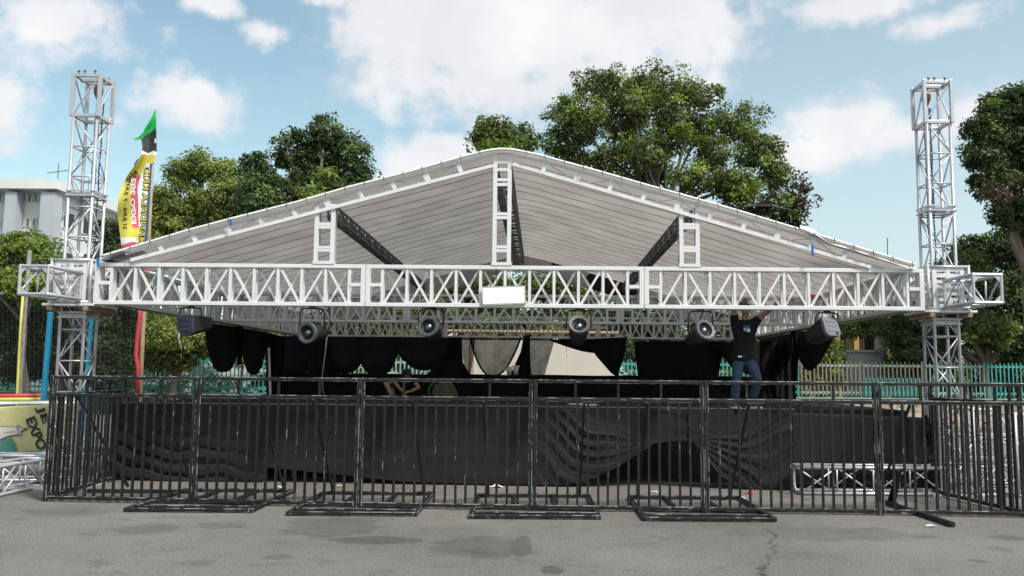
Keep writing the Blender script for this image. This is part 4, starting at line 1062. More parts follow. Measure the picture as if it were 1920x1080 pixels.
def flag_text(s, p0, p1, hpx, m_, name='lettering', mirror=True, offset=.02, off=.008, bend=None):
    """text running from p0 to p1 (photo points on the cloth); the print is seen from behind, so it is mirrored"""
    vs, fs, (xa, xb, ya, yb) = text_mesh(s, 1.0, offset)
    P0 = Vector(p0); P1 = Vector(p1); d = P1 - P0; n = Vector((-d.y, d.x)).normalized() * (1 if mirror else -1)
    out = []
    for v in vs:
        k = (v.x - xa) / (xb - xa); h = (v.y - ya) / (yb - ya) - .5
        c = P0 + d * k + n * (h * hpx)
        if bend: c = c + n * (bend * sn(PI * k))
        l, r_ = lerp_list(XLp, c.y), lerp_list(XRp, c.y); u = (c.x - l) / max(1, (r_ - l))
        out.append(flag_pt(u, (c.y - 207) / 263, off))
    b = MB(); b.v = [tuple(p) for p in out]; b.f = fs; b.mi = [0] * len(fs)
    return b.build(name, m_, fg)
flag_text('21 JUNI - 7', (233, 430), (234, 371), 9, m_ink, offset=.025)
flag_text('JULI', (235, 366), (240, 345), 8, m_ink, offset=.02)
flag_text('2024', (239, 341), (257, 322), 9, m_ink, mirror=False, offset=.025)
flag_text('EXPO', (251, 420), (248.5, 372), 9, m_flagW, offset=.04)
flag_text('202', (248.5, 366), (250.5, 333), 9, m_flagW, offset=.04)
for (o_, m_, of) in ((.075, m_ink, .008), (.01, m_flagY, .016)):
    flag_text('MANDALA KRID', (266, 458), (276.5, 312), 12.5 if o_ > .05 else 10.5, m_, offset=o_, off=of)
MB().add([flag_pt(.88, .205, .01), flag_pt(.98, .195, .01), flag_pt(.98, .225, .01), flag_pt(.86, .235, .01)], [(0, 1, 2, 3)]).build('white_mark', m_flagW, fg)

# ------------------------------------------------------------------ left yellow banner, padded rails, poles
bn = thing('ground_banner', 'faded yellow cloth banner with a white tower drawing hung sideways at the left', 'banner', at(70, 850, 14.2))
YBn = 14.2
def ban(px, py, off=0.0): return at(px, py, YBn - .010 * sn(px * .05 + py * .03) - off)
BT = [(-60, 764), (0, 763), (50, 760), (85, 758), (142, 757)]; BB = [(-60, 849), (0, 849), (40, 849), (75, 846), (142, 838)]
MB().grid(lambda u, v: ban(-60 + 202 * u, lerp_list(BT, -60 + 202 * u) * (1 - v) + lerp_list(BB, -60 + 202 * u) * v), 60, 20).build('cloth', m_bannerY, bn, smooth=True, solid=.004)
def bpoly(name, pts, m_, off):
    n = len(pts); vs = [ban(a, b_, off) for a, b_ in pts]; cx_ = sum(p[0] for p in pts) / n; cy_ = sum(p[1] for p in pts) / n
    MB().add(vs, [tuple(range(n))]).build(name, m_, bn)
bpoly('green_print', [(-60, 830), (-10, 825), (0, 826), (10, 822), (22, 821), (28, 830), (32, 842), (31, 847), (0, 847.5), (-60, 847.5)], m_bannerG, .020)
bpoly('tower_print_outline', [(-60, 795), (0, 799.2), (30, 800.5), (32, 797.5), (36, 797.8), (39.5, 803), (55, 803.5), (39.8, 809.5), (41, 815), (38, 818), (32, 815.5), (16, 818.5), (0, 825.5), (-60, 840)], m_ink, .024)
bpoly('tower_print', [(-60, 796), (0, 800.2), (31, 801.5), (33, 799), (35.5, 799.3), (38.6, 804), (46, 804.8), (38.8, 808.5), (39.8, 814.5), (37.4, 816.3), (32, 814), (15, 817.3), (0, 824.2), (-60, 838)], m_bannerP, .028)
b = MB()
for (p, q) in (((0, 812), (28, 809)), ((31.5, 801), (34, 814)), ((34, 800), (37.5, 815))):
    b.bar(ban(*p, .031), ban(*q, .031), .008, .004)
b.build('print_line', m_ink, bn)
def ban_text(s, p0, p1, hpx):
    vs, fs, (xa, xb, ya, yb) = text_mesh(s, 1.0, .03)
    P0 = Vector(p0); P1 = Vector(p1); d = P1 - P0; n = Vector((d.y, -d.x)).normalized()
    b = MB()
    for v in vs:
        c = P0 + d * ((v.x - xa) / (xb - xa)) + n * (((v.y - ya) / (yb - ya) - .5) * hpx); b.v.append(tuple(ban(c.x, c.y, .024)))
    b.f = fs; b.mi = [0] * len(fs); b.build('lettering', m_ink, bn)
ban_text('EXPO', (56, 783), (80, 842), 19)
ban_text('JE', (73, 762), (85, 794), 18)
tarp = MB().grid(lambda u, v: at(-80 + 230 * u, 754 + 5 * v - 3 * u, 14.6 - .1 * v), 20, 3).build('white_tarp', m_flagW, None, smooth=True, solid=.006); setp(tarp, 'white tarpaulin edge above the yellow banner', 'tarpaulin')
pr1 = MB().tube(at(-80, 744, 16.5), at(86, 742, 16.5), .05, 10).build('padded_rail', m_red, smooth=True); setp(pr1, 'red padded rail above the yellow banner, upper of the two', 'rail', 'padded rails')
pr2 = MB().tube(at(-80, 750.5, 16.4), at(86, 749, 16.4), .042, 10).build('padded_rail', m_yellow, smooth=True); setp(pr2, 'yellow padded rail just under the red one', 'rail', 'padded rails')
pp = thing('net_pole', 'grey pole with a yellow tube beside it at the far left', 'pole', at(36, 800, 17))
MB().path([at(35, 858, 17), at(39, 700, 17), at(49, 556, 17), at(56, 470, 17)], .04, 8).build('shaft', m_dpole, pp, smooth=True)
MB().path([at(30, 800, 16.9), at(32, 740, 16.9), at(38, 620, 16.9), at(43, 553, 16.9)], .025, 8).build('plastic_tube', m_yellow, pp, smooth=True)
for (a, c, lab) in (((86, 745), (95, 585), 'bright blue padded post left of the left tower'), ((162, 745), (173, 588), 'bright blue padded post seen through the left tower')):
    p, q = at(*a, 16.0), at(*c, 16.0)
    bpo = MB().bar(Vector((p.x - .06, 16.0, 0)), q, (.078 if a[0] < 100 else .05), .09, (0, 1, 0)).build('padded_post', m_bluepad, bevel=.015); setp(bpo, lab, 'post', 'blue padded posts')
# net
nt = thing('sports_net', 'dark net hanging between the left poles', 'net', at(150, 745, 21))
MB().grid(lambda u, v: at(-60 + 322 * u, 575 + 178 * v, 21 + .3 * sn(u * 9)), 30, 6).build('mesh', m_net, nt)
b = MB()
for i in range(40):
    px = -60 + 322 * i / 39; b.tube(at(px, 575, 20.97 + .3 * sn(i / 39 * 9)), at(px, 753, 20.97 + .3 * sn(i / 39 * 9)), .004, 4)
for j in range(20):
    py = 575 + 178 * j / 19; b.path([at(-60 + 322 * k / 12, py, 20.97 + .3 * sn(k / 12 * 9)) for k in range(13)], .004, 4, cap=False)
b.build('cords', m_rubber, nt)

# ------------------------------------------------------------------ fence, walls behind the stage
YFN = 38.0
pl = thing('plinth_wall', 'low green painted plinth wall under the picket fence', 'wall', (0, YFN, 0))
MB().box((-40, YFN - .12, 0), (40, YFN + .12, .78)).build('body', m_plinth, pl)
MB().box((-40, YFN - .16, .781), (40, YFN + .16, .84)).build('coping', m_turqp, pl)
def fence_panel(label, x0, L, m_, zt=2.42, low=None):
    t = thing('picket_fence', label, 'fence', (x0, YFN, .84), 0, 'picket fence panels behind the stage')
    b = MB(); n = max(2, int(L / .182))
    for i in range(n):
        x = x0 + .09 + i * L / n; h = zt + random.uniform(-.04, .04); tw = random.uniform(-.012, .012)
        b.prism([(x - .027, .90), (x + .027, .90), (x + .027 + tw, h - .06), (x + tw, h), (x - .027 + tw, h - .06)], YFN - .035, YFN - .012)
    b.build('pickets', m_, t)
    for z in (1.05, zt - .18): MB().box((x0 + .03, YFN - .010, z - .05), (x0 + L - .03, YFN + .03, z + .05)).build('rail', m_turqp if m_ is not m_turq else m_turq, t)
    MB().box((x0 - .035, YFN + .032, .845), (x0 + .035, YFN + .10, zt + .02)).build('post', m_dsteel, t)
    if low:
        b = MB()
        for i in range(n - 1):
            x = x0 + .15 + i * L / n; b.prism([(x - .036, .90), (x + .036, .90), (x + .036, 1.66), (x, 1.74), (x - .036, 1.66)], YFN - .075, YFN - .05)
        b.build('short_picket_row', m_turq, t)
WH = {-1: 'left of the stage', 0: 'seen through the stage drapes', 1: 'right of the stage'}
x = -29.8; k = 0
while x < 26:
    L = 2.75
    px = 1016 + x / YFN * FPX
    m_ = m_turq if px < 505 or 1090 < px < 1400 else (m_turqp if px < 1380 or 1690 < px < 1800 else (m_rust if px > 1480 and px < 1690 else m_turq))
    cl = {m_turq: 'turquoise', m_turqp: 'faded turquoise', m_rust: 'bare rusty brown'}[m_]
    side = -1 if px < 500 else (1 if px > 1400 else 0)
    fence_panel('%s picket fence panel %s, panel %d from the left' % (cl, WH[side], k + 1), x, L, m_, low=(1500 < px < 1640)); x += L; k += 1
cw_ = thing('cream_wall', 'cream panelled wall behind the stage seen between the grey drapes', 'wall', (0, 26.5, 0))
for (a, c) in ((-2.6, -1.45), (-1.44, .78), (.79, 2.32)): MB().box((a, 26.5, .0), (c - .004, 26.6, 2.78)).build('panel', m_cream, cw_)
MB().box((-2.2, 26.46, .0), (-2.08, 26.499, 2.76)).build('wood_batten', m_ply, cw_)
b = MB()
RB = thing('rubble_heap', 'heap of rubble and white scraps by the right fence', 'rubble', (15, 33, 0)); 
bb = MB()
def heap(u, v):
    x_ = 9 + 11 * u; y_ = 30 + 6 * v; return (x_, y_, .02 + .62 * sn(PI * v) ** .7 * (.35 + .65 * smoothstep(0, .35, u)) * (1 - smoothstep(.92, 1, u)) + .12 * sn(x_ * 5 + y_ * 3) * sn(PI * v) + .05 * sn(x_ * 13 - y_ * 7) * sn(PI * v))
bb.grid(heap, 60, 20); bb.build('earth', m_rubble, RB, smooth=False)
bs = MB(); bw = MB()
for i in range(240):
    u, v = random.random(), random.uniform(.15, .6); p = Vector(heap(u, v)); s_ = random.uniform(.05, .2)
    tgt = bw if random.random() < .25 else bs
    a = random.uniform(0, PI); d = Vector((math.cos(a), sn(a) * .4, random.uniform(-.2, .3))) * s_
    tgt.bar(p - d, p + d, random.uniform(.02, .1), random.uniform(.02, .06))
bs.build('sticks', m_wood, RB); bw.build('scraps', m_litter, RB)

# buildings
def building_left():
    Y = 80; c = at(98, 352, Y); xc = c.x; zt = at(98, 336, Y).z; ze = at(98, 354, Y).z
    t = thing('office_building', 'white office block with blue-grey columns behind the left tower', 'building', (xc - 12, Y + 8, 0))
    W_ = 30; Dp = 14
    MB().box((xc - W_, Y + 1.6, 0), (xc - .6, Y + Dp, ze)).build('wall', m_bwhite, t)
    MB().box((xc - W_ - .5, Y - .1, ze), (xc + .5, Y + Dp + .5, zt)).build('parapet', m_bwhite, t)
    for (a, d) in ((5, 26), (72, 98), (-62, -40), (-130, -108)):
        x0, x1 = at(a, 400, Y).x, at(d, 400, Y).x
        MB().box((x0, Y + .2, 0), (x1, Y + 1.58, ze - .3)).build('column', m_bcol, t)
    for (ya, yb) in ((361, 380), (408, 425), (455, 472)):
        z1, z0 = at(50, ya, Y + 1.5).z, at(50, yb, Y + 1.5).z
        for (a, d) in ((27, 71), (-38, 4), (-106, -64)):
            x0, x1 = at(a, 400, Y + 1.5).x, at(d, 400, Y + 1.5).x; n = 4
            for i in range(n):
                xa = x0 + (x1 - x0) * i / n + .07; xb = x0 + (x1 - x0) * (i + 1) / n - .07
                wdw = MB().box((xa, Y + 1.45, z0), (xb, Y + 1.59, z1)).build('window', m_bwhite, t)
                MB().box((xa + .1, Y + 1.40, z0 + .1), (xb - .1, Y + 1.449, z1 - .1)).build('pane', m_bglass if a > 0 or i else m_bdark, wdw)
    # side face
    for (ya, yb, k) in ((350, 372, 0), (420, 440, 1)):
        for i in range(3):
            y0 = Y + 3 + i * 3.6; z1, z0 = ze - 1.5 - k * 4, ze - 3.2 - k * 4
            wdw = MB().box((xc - .6, y0, z0), (xc - .45, y0 + 2.0, z1)).build('window', m_bwhite, t); MB().box((xc - .449, y0 + .1, z0 + .1), (xc - .42, y0 + 1.9, z1 - .1)).build('pane', m_bdark, wdw)
    for (px0, px1, y0_) in ((110, 124, 356),):
        b = MB()
        for i in range(9):
            z = ze - 2 - i * 1.4; b.box((xc - .44, Y + 2.2, z), (xc - .2, Y + 2.9, z + .12))
        b.build('ladder', m_bcol, t)
    b = MB()
    ap = at(107, 352, Y + 3); b.tube((ap.x, Y + 3, zt), (ap.x, Y + 3, zt + 2.3), .05, 5); b.tube((ap.x - 1.1, Y + 3, zt + 1.3), (ap.x + 1.1, Y + 3, zt + 1.6), .05, 5)
    b.build('antenna', m_dsteel, t); b = MB(); b.tube((ap.x + 2, Y + 5, zt), (ap.x + 2, Y + 5, zt + 1.3), .04, 5); b.tube((ap.x + 1, Y + 5, zt + .8), (ap.x + 4, Y + 5, zt + .7), .04, 5)
    b.build('antenna', m_dsteel, t)
building_left()
def house_right():
    Y = 47
    t = thing('low_house', 'low beige house with ochre columns and brown roof behind the right fence', 'house', (18, Y + 4, 0))
    zr = at(1700, 484, Y + 3).z; x0, x1 = at(1440, 600, Y).x, at(1765, 600, Y).x
    zw = 5.2
    MB().box((x0, Y + 1.2, 0), (x1, Y + 8, zw)).build('wall', m_hwall, t)
    for (a, c) in ((1568, 1578), (1604, 1613), (1510, 1518), (1660, 1670)):
        xa, xb = at(a, 640, Y).x, at(c, 640, Y).x; MB().box((xa, Y + .2, 0), (xb, Y + .6, zw)).build('column', m_ochre, t)
    for (a, c) in ((1582, 1602), (1528, 1560), (1632, 1655), (1690, 1720)):
        xa, xb = at(a, 640, Y).x, at(c, 640, Y).x
        wdw = MB().box((xa, Y + 1.08, 1.0), (xb, Y + 1.19, 4.2)).build('window', m_hwall, t); MB().box((xa + .08, Y + 1.04, 1.08), (xb - .08, Y + 1.079, 4.12)).build('pane', m_bdark, wdw)
    MB().add([(x0 - .8, Y - .4, zw), (x1 + .8, Y - .4, zw), (x1 + .8, Y + 9, zw), (x0 - .8, Y + 9, zw), (x0 + 3, Y + 4, zr), (x1 - 2.0, Y + 4, zr)], [(0, 1, 5, 4), (1, 2, 5), (2, 3, 4, 5), (3, 0, 4), (0, 3, 2, 1)]).build('roof', m_rooft, t)
    MB().tube(at(1664, 480, Y + 4), at(1664, 446, Y + 4), .03, 5).build('antenna', m_dsteel, t)
house_right()
cp = at(1590, 683, 42)
cb = thing('concrete_planter', 'pale concrete parapet block behind the brown pickets, left of the pale trunk', 'wall', (cp.x, 42, 0))
MB().box((at(1590, 683, 42).x, 42, 0), (at(1652, 683, 42).x, 42.4, at(1590, 660, 42).z)).build('body', m_concrete, cb)
MB().box((at(1588, 683, 42).x, 41.9, at(1590, 660, 42).z + .003), (at(1655, 683, 42).x, 42.5, at(1590, 656, 42).z)).build('coping', m_concrete, cb)
cb = thing('concrete_planter', 'pale concrete parapet block farther right, behind the right tower', 'wall', (at(1700, 680, 42).x, 42, 0))
MB().box((at(1684, 683, 42).x, 42, 0), (at(1762, 683, 42).x, 42.4, at(1690, 672, 42).z)).build('body', m_concrete, cb)

# wires on the left
for k, (ya, yb) in enumerate(((478, 480), (486, 490), (494, 492), (505, 500))):
    w_ = MB().path([at(-60 + 300 * i / 10, ya + (yb - ya) * i / 10 + 3 * sn(PI * i / 10), 27) for i in range(11)], .008, 4).build('overhead_wire', m_rubber)
    setp(w_, 'thin overhead wire crossing behind the left corner block', 'wire', 'overhead wires at the left')

# ------------------------------------------------------------------ trees
def leaf_object(name, centers, radii, n, size, material, parent, clump=(.55, 10), seed=0, shell=.45, flat=.55, gaps=.0):
    rg = np.random.default_rng(seed)
    w_ = np.array([r[0] * r[1] * r[2] for r in radii]) ** .7; w_ = w_ / w_.sum()
    per = 64; n = int(n * 2.7); nc = max(3, n // per)
    idx = rg.choice(len(centers), nc, p=w_)
    C_ = np.array(centers, float)[idx]; R_ = np.array(radii, float)[idx]
    d = rg.normal(size=(nc, 3)); d /= np.linalg.norm(d, axis=1, keepdims=True)
    rad = shell + (1 - shell) * rg.random((nc, 1)) ** .6
    wob = 1 + .16 * np.sin(d[:, :1] * 7 + C_[:, :1]) * np.cos(d[:, 2:] * 6 + C_[:, 2:3])
    cl = C_ + d * R_ * rad * wob
    m = per; rt = clump[0] * 1.05 * (.65 + .7 * rg.random((nc, 1)))
    g3 = rg.normal(size=(nc * m, 3)); g3 /= np.maximum(1e-6, np.linalg.norm(g3, axis=1, keepdims=True)); g3 *= rg.random((nc * m, 1)) ** .45
    pos = np.repeat(cl, m, 0) + g3 * np.repeat(rt, m, 0) * np.array([1, 1, flat + .15])
    outw = np.repeat(d, m, 0)
    nrm = rg.normal(size=(nc * m, 3)) * .7 + outw * .8 + np.array([0, 0, .65]); nrm /= np.linalg.norm(nrm, axis=1, keepdims=True)
    a = rg.normal(size=(nc * m, 3)); a -= nrm * (a * nrm).sum(1, keepdims=True); a /= np.linalg.norm(a, axis=1, keepdims=True)
    b_ = np.cross(nrm, a)
    size *= .46; n_ = n; s_ = size * (.6 + .8 * rg.random((nc * m, 1)))
    fold = nrm * s_ * .18
    v = np.stack([pos - a * s_, pos - b_ * s_ * .52 + fold, pos + a * s_, pos + b_ * s_ * .52 + fold], 1).reshape(-1, 3)
    off = np.array(parent['_w'] if parent is not None else [0., 0., 0.]); v = v - off
    nq = nc * m
    me = bpy.data.meshes.new(name); me.vertices.add(nq * 4); me.vertices.foreach_set('co', v.astype(np.float32).ravel())
    me.loops.add(nq * 4); me.loops.foreach_set('vertex_index', np.arange(nq * 4, dtype=np.int32))
    me.polygons.add(nq); me.polygons.foreach_set('loop_start', np.arange(0, nq * 4, 4, dtype=np.int32))
    me.update(calc_edges=True)
    tint = np.zeros((nq, 4), np.float32)
    ct = np.repeat(rg.random(nc), m)
    tint[:, 0] = np.clip(.55 * ct + .45 * rg.random(nq), 0, 1); tint[:, 1] = np.repeat(rg.random(nc), m); tint[:, 3] = 1
    at_ = me.color_attributes.new('tint', 'FLOAT_COLOR', 'CORNER'); at_.data.foreach_set('color', np.repeat(tint, 4, 0).ravel())
    me.materials.append(material); me.validate()
    o = bpy.data.objects.new(name, me); COL.objects.link(o)
    if parent is not None: o.parent = parent; o['_w'] = [float(c_) for c_ in off]
    return o
def tree(name, label, base, blobs, n, size, material, bark=None, trunk_r=.3, fork=None, clump=(.55, 10), seed=1, extra=None, group='trees behind the stage', shell=.45, limbs=True, twigs=0):
    bark = bark or m_bark
    t = thing(name, label, 'tree', base, 0, group)
    cs = [b_[:3] for b_ in blobs]; rs = [b_[3:6] for b_ in blobs]
    B = Vector(base); rnd = random.Random(seed)
    low = min(c[2] - r[2] * .4 for c, r in zip(cs, rs)); cxm = sum(c[0] for c in cs) / len(cs)
    fk = Vector(fork) if fork else Vector((B.x + (cxm - B.x) * .3, B.y, max(1.5, low * .75)))
    MB().path([B, B + (fk - B) * .3 + Vector((.1, 0, 0)), B + (fk - B) * .65 + Vector((-.08, 0, 0)), fk], [trunk_r * 1.15, trunk_r, trunk_r * .85, trunk_r * .75], 10).build('trunk', bark, t, smooth=True)
    if limbs:
        b = MB()
        for c, r in zip(cs, rs):
            c = Vector(c); d = c - fk; p1 = fk + d * .35 + Vector((rnd.uniform(-.4, .4), rnd.uniform(-.3, .3), .08 * d.length)); p2 = fk + d * .7 + Vector((rnd.uniform(-.4, .4), rnd.uniform(-.4, .4), .05 * d.length))
            k = trunk_r * .5
            b.path([fk - d.normalized() * .1, p1, p2, c], [k, k * .7, k * .5, k * .25], 7)
            for j in range(5 + twigs):
                a = Vector((rnd.gauss(0, 1), rnd.gauss(0, 1), rnd.gauss(.35, .8))).normalized(); e = c + Vector((a.x * r[0], a.y * r[1], a.z * r[2])) * .85
                s0 = p2 + (c - p2) * rnd.random()
                b.path([s0, s0 + (e - s0) * .5 + Vector((rnd.uniform(-.2, .2), 0, rnd.uniform(0, .3))), e], [k * .35, k * .22, k * .07], 5)
        b.build('limbs', bark, t, smooth=True)
    leaf_object('crown', cs, rs, n, size, material, t, clump, seed, shell)
    for j, (bl2, n2, m2) in enumerate(extra or []):
        leaf_object('leaf_clump', [q[:3] for q in bl2], [q[3:6] for q in bl2], n2, size, m2, t, clump, seed + 50 + j, shell)
    return t
def bl(px, py, Y, rpx, rpy, dy=0.0, ry=None):
    c = at(px, py, Y + dy); rx = rpx / FPX * Y; rz = rpy / FPX * Y; return (c.x, c.y, c.z, rx, ry if ry else (rx + rz) / 2 * .9, rz)

# big central tree
Y = 50
T3 = [bl(1130, 165, Y, 62, 42), bl(1225, 165, Y, 68, 46, 1), bl(1310, 185, Y, 52, 40), bl(1080, 225, Y, 62, 50, -1), bl(1170, 235, Y, 55, 48, 1.5), bl(1265, 250, Y, 60, 42), bl(1060, 285, Y, 52, 48),
      bl(1390, 235, Y, 62, 44, 1), bl(1425, 285, Y, 50, 45), bl(1340, 290, Y, 48, 38, -1), bl(1370, 345, Y, 55, 40, -1.5), bl(1150, 310, Y, 55, 32, -1), bl(1450, 330, Y, 32, 40), bl(1470, 385, Y, 35, 32), bl(1240, 330, Y, 40, 26, 1), bl(1420, 395, Y, 45, 30, 1), bl(1215, 285, Y, 50, 40, -2), bl(1290, 335, Y, 45, 36, -2), bl(1190, 200, Y, 50, 40, -1), bl(1255, 205, Y, 46, 36, -1), bl(1330, 240, Y, 46, 40, 1), bl(1180, 345, Y, 60, 30, 1)]
tree('broadleaf_tree', 'large spreading tree with visible branches and sky gaps behind the right roof slope', (at(1235, 700, Y).x, Y, 0), T3, 19000, .24, lf_mid, m_barkm, .30, fork=tuple(at(1235, 430, Y)), clump=(.58, 10), seed=3, shell=.2, twigs=6,
     extra=[([bl(1500, 385, Y, 26, 40), bl(1485, 420, Y, 32, 24), bl(1500, 340, Y, 18, 20)], 650, lf_purple), ([bl(1380, 345, Y - 2, 46, 26), bl(1100, 215, Y - 2, 28, 24), bl(1280, 240, Y - 2, 20, 14)], 1100, lf_bright)])
Y = 46
tree('broadleaf_tree', 'smaller rounded tree crown peeking over the roof peak', (at(945, 700, Y).x, Y, 0), [bl(920, 258, Y, 36, 34), bl(965, 268, Y, 38, 36), bl(940, 300, Y, 56, 40)], 4200, .24, lf_mid, None, .28, clump=(.5, 10), seed=5, extra=[([bl(935, 275, Y - 1.5, 40, 12)], 250, lf_bright)])
Y = 44
T2 = [bl(610, 245, Y, 28, 32), bl(545, 280, Y, 32, 36), bl(605, 300, Y, 46, 45, 1), bl(665, 290, Y, 28, 40), bl(660, 335, Y, 40, 32), bl(490, 320, Y, 30, 34), bl(500, 375, Y, 50, 45, -1), bl(575, 365, Y, 55, 45), bl(640, 375, Y, 42, 36, -1), bl(520, 430, Y, 62, 38), bl(610, 430, Y, 66, 38)]
tree('broadleaf_tree', 'dark green tree with several separate tufts left of the roof peak', (at(575, 700, Y).x, Y, 0), T2, 15000, .25, lf_dark, None, .36, clump=(.55, 10), seed=7, extra=[([bl(612, 330, Y - 2, 16, 16), bl(600, 370, Y - 2, 30, 16)], 420, lf_bright)])
Y = 47
T1 = [bl(385, 310, Y, 52, 26), bl(340, 325, Y, 32, 24), bl(430, 330, Y, 36, 26), bl(345, 375, Y, 62, 32), bl(425, 375, Y, 48, 36, -1), bl(300, 405, Y, 36, 36), bl(365, 430, Y, 70, 40), bl(440, 440, Y, 60, 40), bl(300, 460, Y, 55, 40), bl(390, 490, Y, 80, 40)]
tree('feathery_tree', 'light green feathery tree with domed crown right of the event flag', (at(370, 720, Y).x, Y, 0), T1, 19000, .20, lf_light, None, .32, clump=(.5, 12), seed=9)
Y = 52
tree('broadleaf_tree', 'dark tree partly hidden by the event flag', (at(225, 720, Y).x, Y, 0), [bl(215, 440, Y, 32, 34), bl(245, 470, Y, 45, 40), bl(210, 500, Y, 40, 40), bl(265, 430, Y, 30, 36)], 5000, .25, lf_dark, None, .3, seed=11, clump=(.55, 10))
Y = 32
tree('garden_tree', 'bright green garden tree in front of the white building', (at(45, 740, Y).x, Y, 0), [bl(10, 470, Y, 42, 30), bl(50, 455, Y, 32, 28), bl(90, 485, Y, 34, 34), bl(20, 520, Y, 60, 38), bl(85, 535, Y, 55, 40), bl(-40, 500, Y, 60, 50)], 8000, .14, lf_bright, None, .15, clump=(.35, 10), seed=13)
Y = 34
tree('garden_tree', 'dark bushy tree behind the net and the left tower', (at(120, 740, Y).x, Y, 0), [bl(20, 590, Y, 75, 45), bl(110, 590, Y, 80, 50), bl(200, 590, Y, 75, 50), bl(60, 640, Y, 95, 40), bl(180, 650, Y, 95, 48), bl(150, 690, Y, 100, 40, 1), bl(40, 690, Y, 80, 30, 2)], 14000, .16, lf_dark, None, .2, clump=(.4, 10), seed=15, shell=.3)
Y = 36
tree('garden_tree', 'green leafy tree behind the left black swags', (at(320, 740, Y).x, Y, 0), [bl(270, 600, Y, 50, 46), bl(340, 620, Y, 60, 46), bl(410, 630, Y, 60, 46), bl(300, 665, Y, 70, 36), bl(470, 640, Y, 55, 50)], 11000, .15, lf_mid, None, .2, clump=(.4, 10), seed=17, shell=.3, extra=[([bl(330, 625, Y - 2, 60, 30)], 1200, lf_light)])
# right trees
Y = 36
T4 = [bl(1880, 205, Y, 42, 36), bl(1930, 195, Y, 50, 42), bl(1845, 245, Y, 36, 32), bl(1905, 260, Y, 55, 40), bl(1840, 295, Y, 36, 30), bl(1960, 280, Y, 60, 60), bl(1880, 315, Y, 42, 30), bl(1850, 345, Y, 26, 26), bl(1900, 405, Y, 40, 35), bl(1960, 420, Y, 55, 60)]
tree('broadleaf_tree', 'tall dark tree at the right edge with dry brown leaves halfway up', (at(1950, 740, Y).x, Y, 0), T4, 17000, .19, lf_dark, None, .35, clump=(.42, 10), seed=19, extra=[([bl(1895, 360, Y - 1.5, 42, 34), bl(1935, 345, Y - 1.5, 40, 30)], 800, lf_brown)])
Y = 40
T5 = [bl(1830, 470, Y, 40, 34), bl(1880, 470, Y, 50, 40), bl(1945, 480, Y, 60, 60), bl(1800, 520, Y, 50, 45), bl(1870, 545, Y, 65, 50), bl(1950, 570, Y, 70, 60), bl(1760, 580, Y, 45, 40), bl(1830, 610, Y, 66, 45), bl(1900, 640, Y, 70, 40), bl(1700, 600, Y, 60, 40), bl(1740, 640, Y, 60, 42)]
tree('broadleaf_tree', 'mid height dark green tree mass behind the right tower', (at(1850, 740, Y).x, Y, 0), T5, 20000, .19, lf_dark, None, .3, clump=(.42, 10), seed=21, shell=.3, extra=[([bl(1810, 500, Y - 2, 40, 26), bl(1860, 615, Y - 2, 55, 28)], 1500, lf_mid)])
Y = 43
tree('slender_tree', 'tree with a pale bare trunk behind the brown pickets', tuple(at(1658, 735, Y)), [bl(1640, 600, Y, 60, 30), bl(1700, 610, Y, 50, 32), bl(1600, 610, Y, 40, 22), bl(1680, 640, Y, 26, 18)], 3800, .17, lf_mid, m_barkp, .24, fork=tuple(at(1657, 612, Y)), clump=(.4, 10), seed=23)
for (px, py, rx, ry, n, lab, sd_) in ((1555, 662, 36, 26, 2200, 'leafy shrub under the boxy lamp with grey lid', 25), (1690, 668, 36, 22, 1700, 'dark shrub right of the pale trunk', 27), (1760, 672, 34, 24, 1600, 'dark shrub seen through the right tower', 29), (1870, 690, 60, 24, 2600, 'low dark shrub behind the right end of the fence', 31), (1480, 680, 40, 28, 1500, 'shrub behind the right black swags', 33)):
    Y = 40.5; p = at(px, py, Y)
    t = thing('shrub', lab, 'shrub', (p.x, Y, 0), 0, 'shrubs behind the fence')
    b = MB()
    for j in range(6): b.path([(p.x + .1 * (j - 3), Y, 0), (p.x + .25 * (j - 3), Y, p.z * .6), (p.x + .3 * (j - 3), Y, p.z)], [.04, .03, .01], 5)
    b.build('stems', m_bark, t); leaf_object('foliage', [tuple(bl(px, py, Y, rx, ry)[:3]), (p.x, Y, p.z - .8)], [tuple(bl(px, py, Y, rx, ry)[3:6]), (rx / FPX * Y * .9, .6, .7)], n, .14, lf_light if sd_ == 25 else lf_dark, t, (.35, 10), sd_)
# trees behind the stage opening
Y = 45
for (lab, px, blob, m_, sd_) in (('dense green tree behind the stage, left of the cream wall', 780, [(720, 560, 80, 45), (800, 580, 75, 50), (760, 640, 100, 45), (850, 545, 60, 40), (680, 620, 70, 50), (860, 600, 60, 40)], lf_mid, 41), ('dense green tree behind the middle of the stage', 1010, [(940, 550, 70, 42), (1010, 535, 60, 34), (1070, 550, 70, 42), (960, 610, 90, 42), (1080, 610, 80, 42)], lf_mid, 43),
                               ('dense green tree behind the stage, right of the cream wall', 1260, [(1150, 590, 70, 45), (1230, 590, 80, 45), (1320, 590, 80, 45), (1180, 650, 80, 40), (1280, 650, 80, 40), (1400, 610, 70, 50), (1380, 660, 70, 40)], lf_dark, 45), ('dark tree behind the left end of the rear truss', 560, [(520, 590, 60, 45), (590, 590, 70, 45), (560, 650, 90, 45), (490, 650, 60, 40), (630, 650, 60, 40)], lf_dark, 47)):
    tree('broadleaf_tree', lab, (at(px, 740, Y).x, Y, 0), [bl(a, b_, Y, c, d) for a, b_, c, d in blob], 11000, .20, m_, None, .25, clump=(.45, 10), seed=sd_, shell=.25)
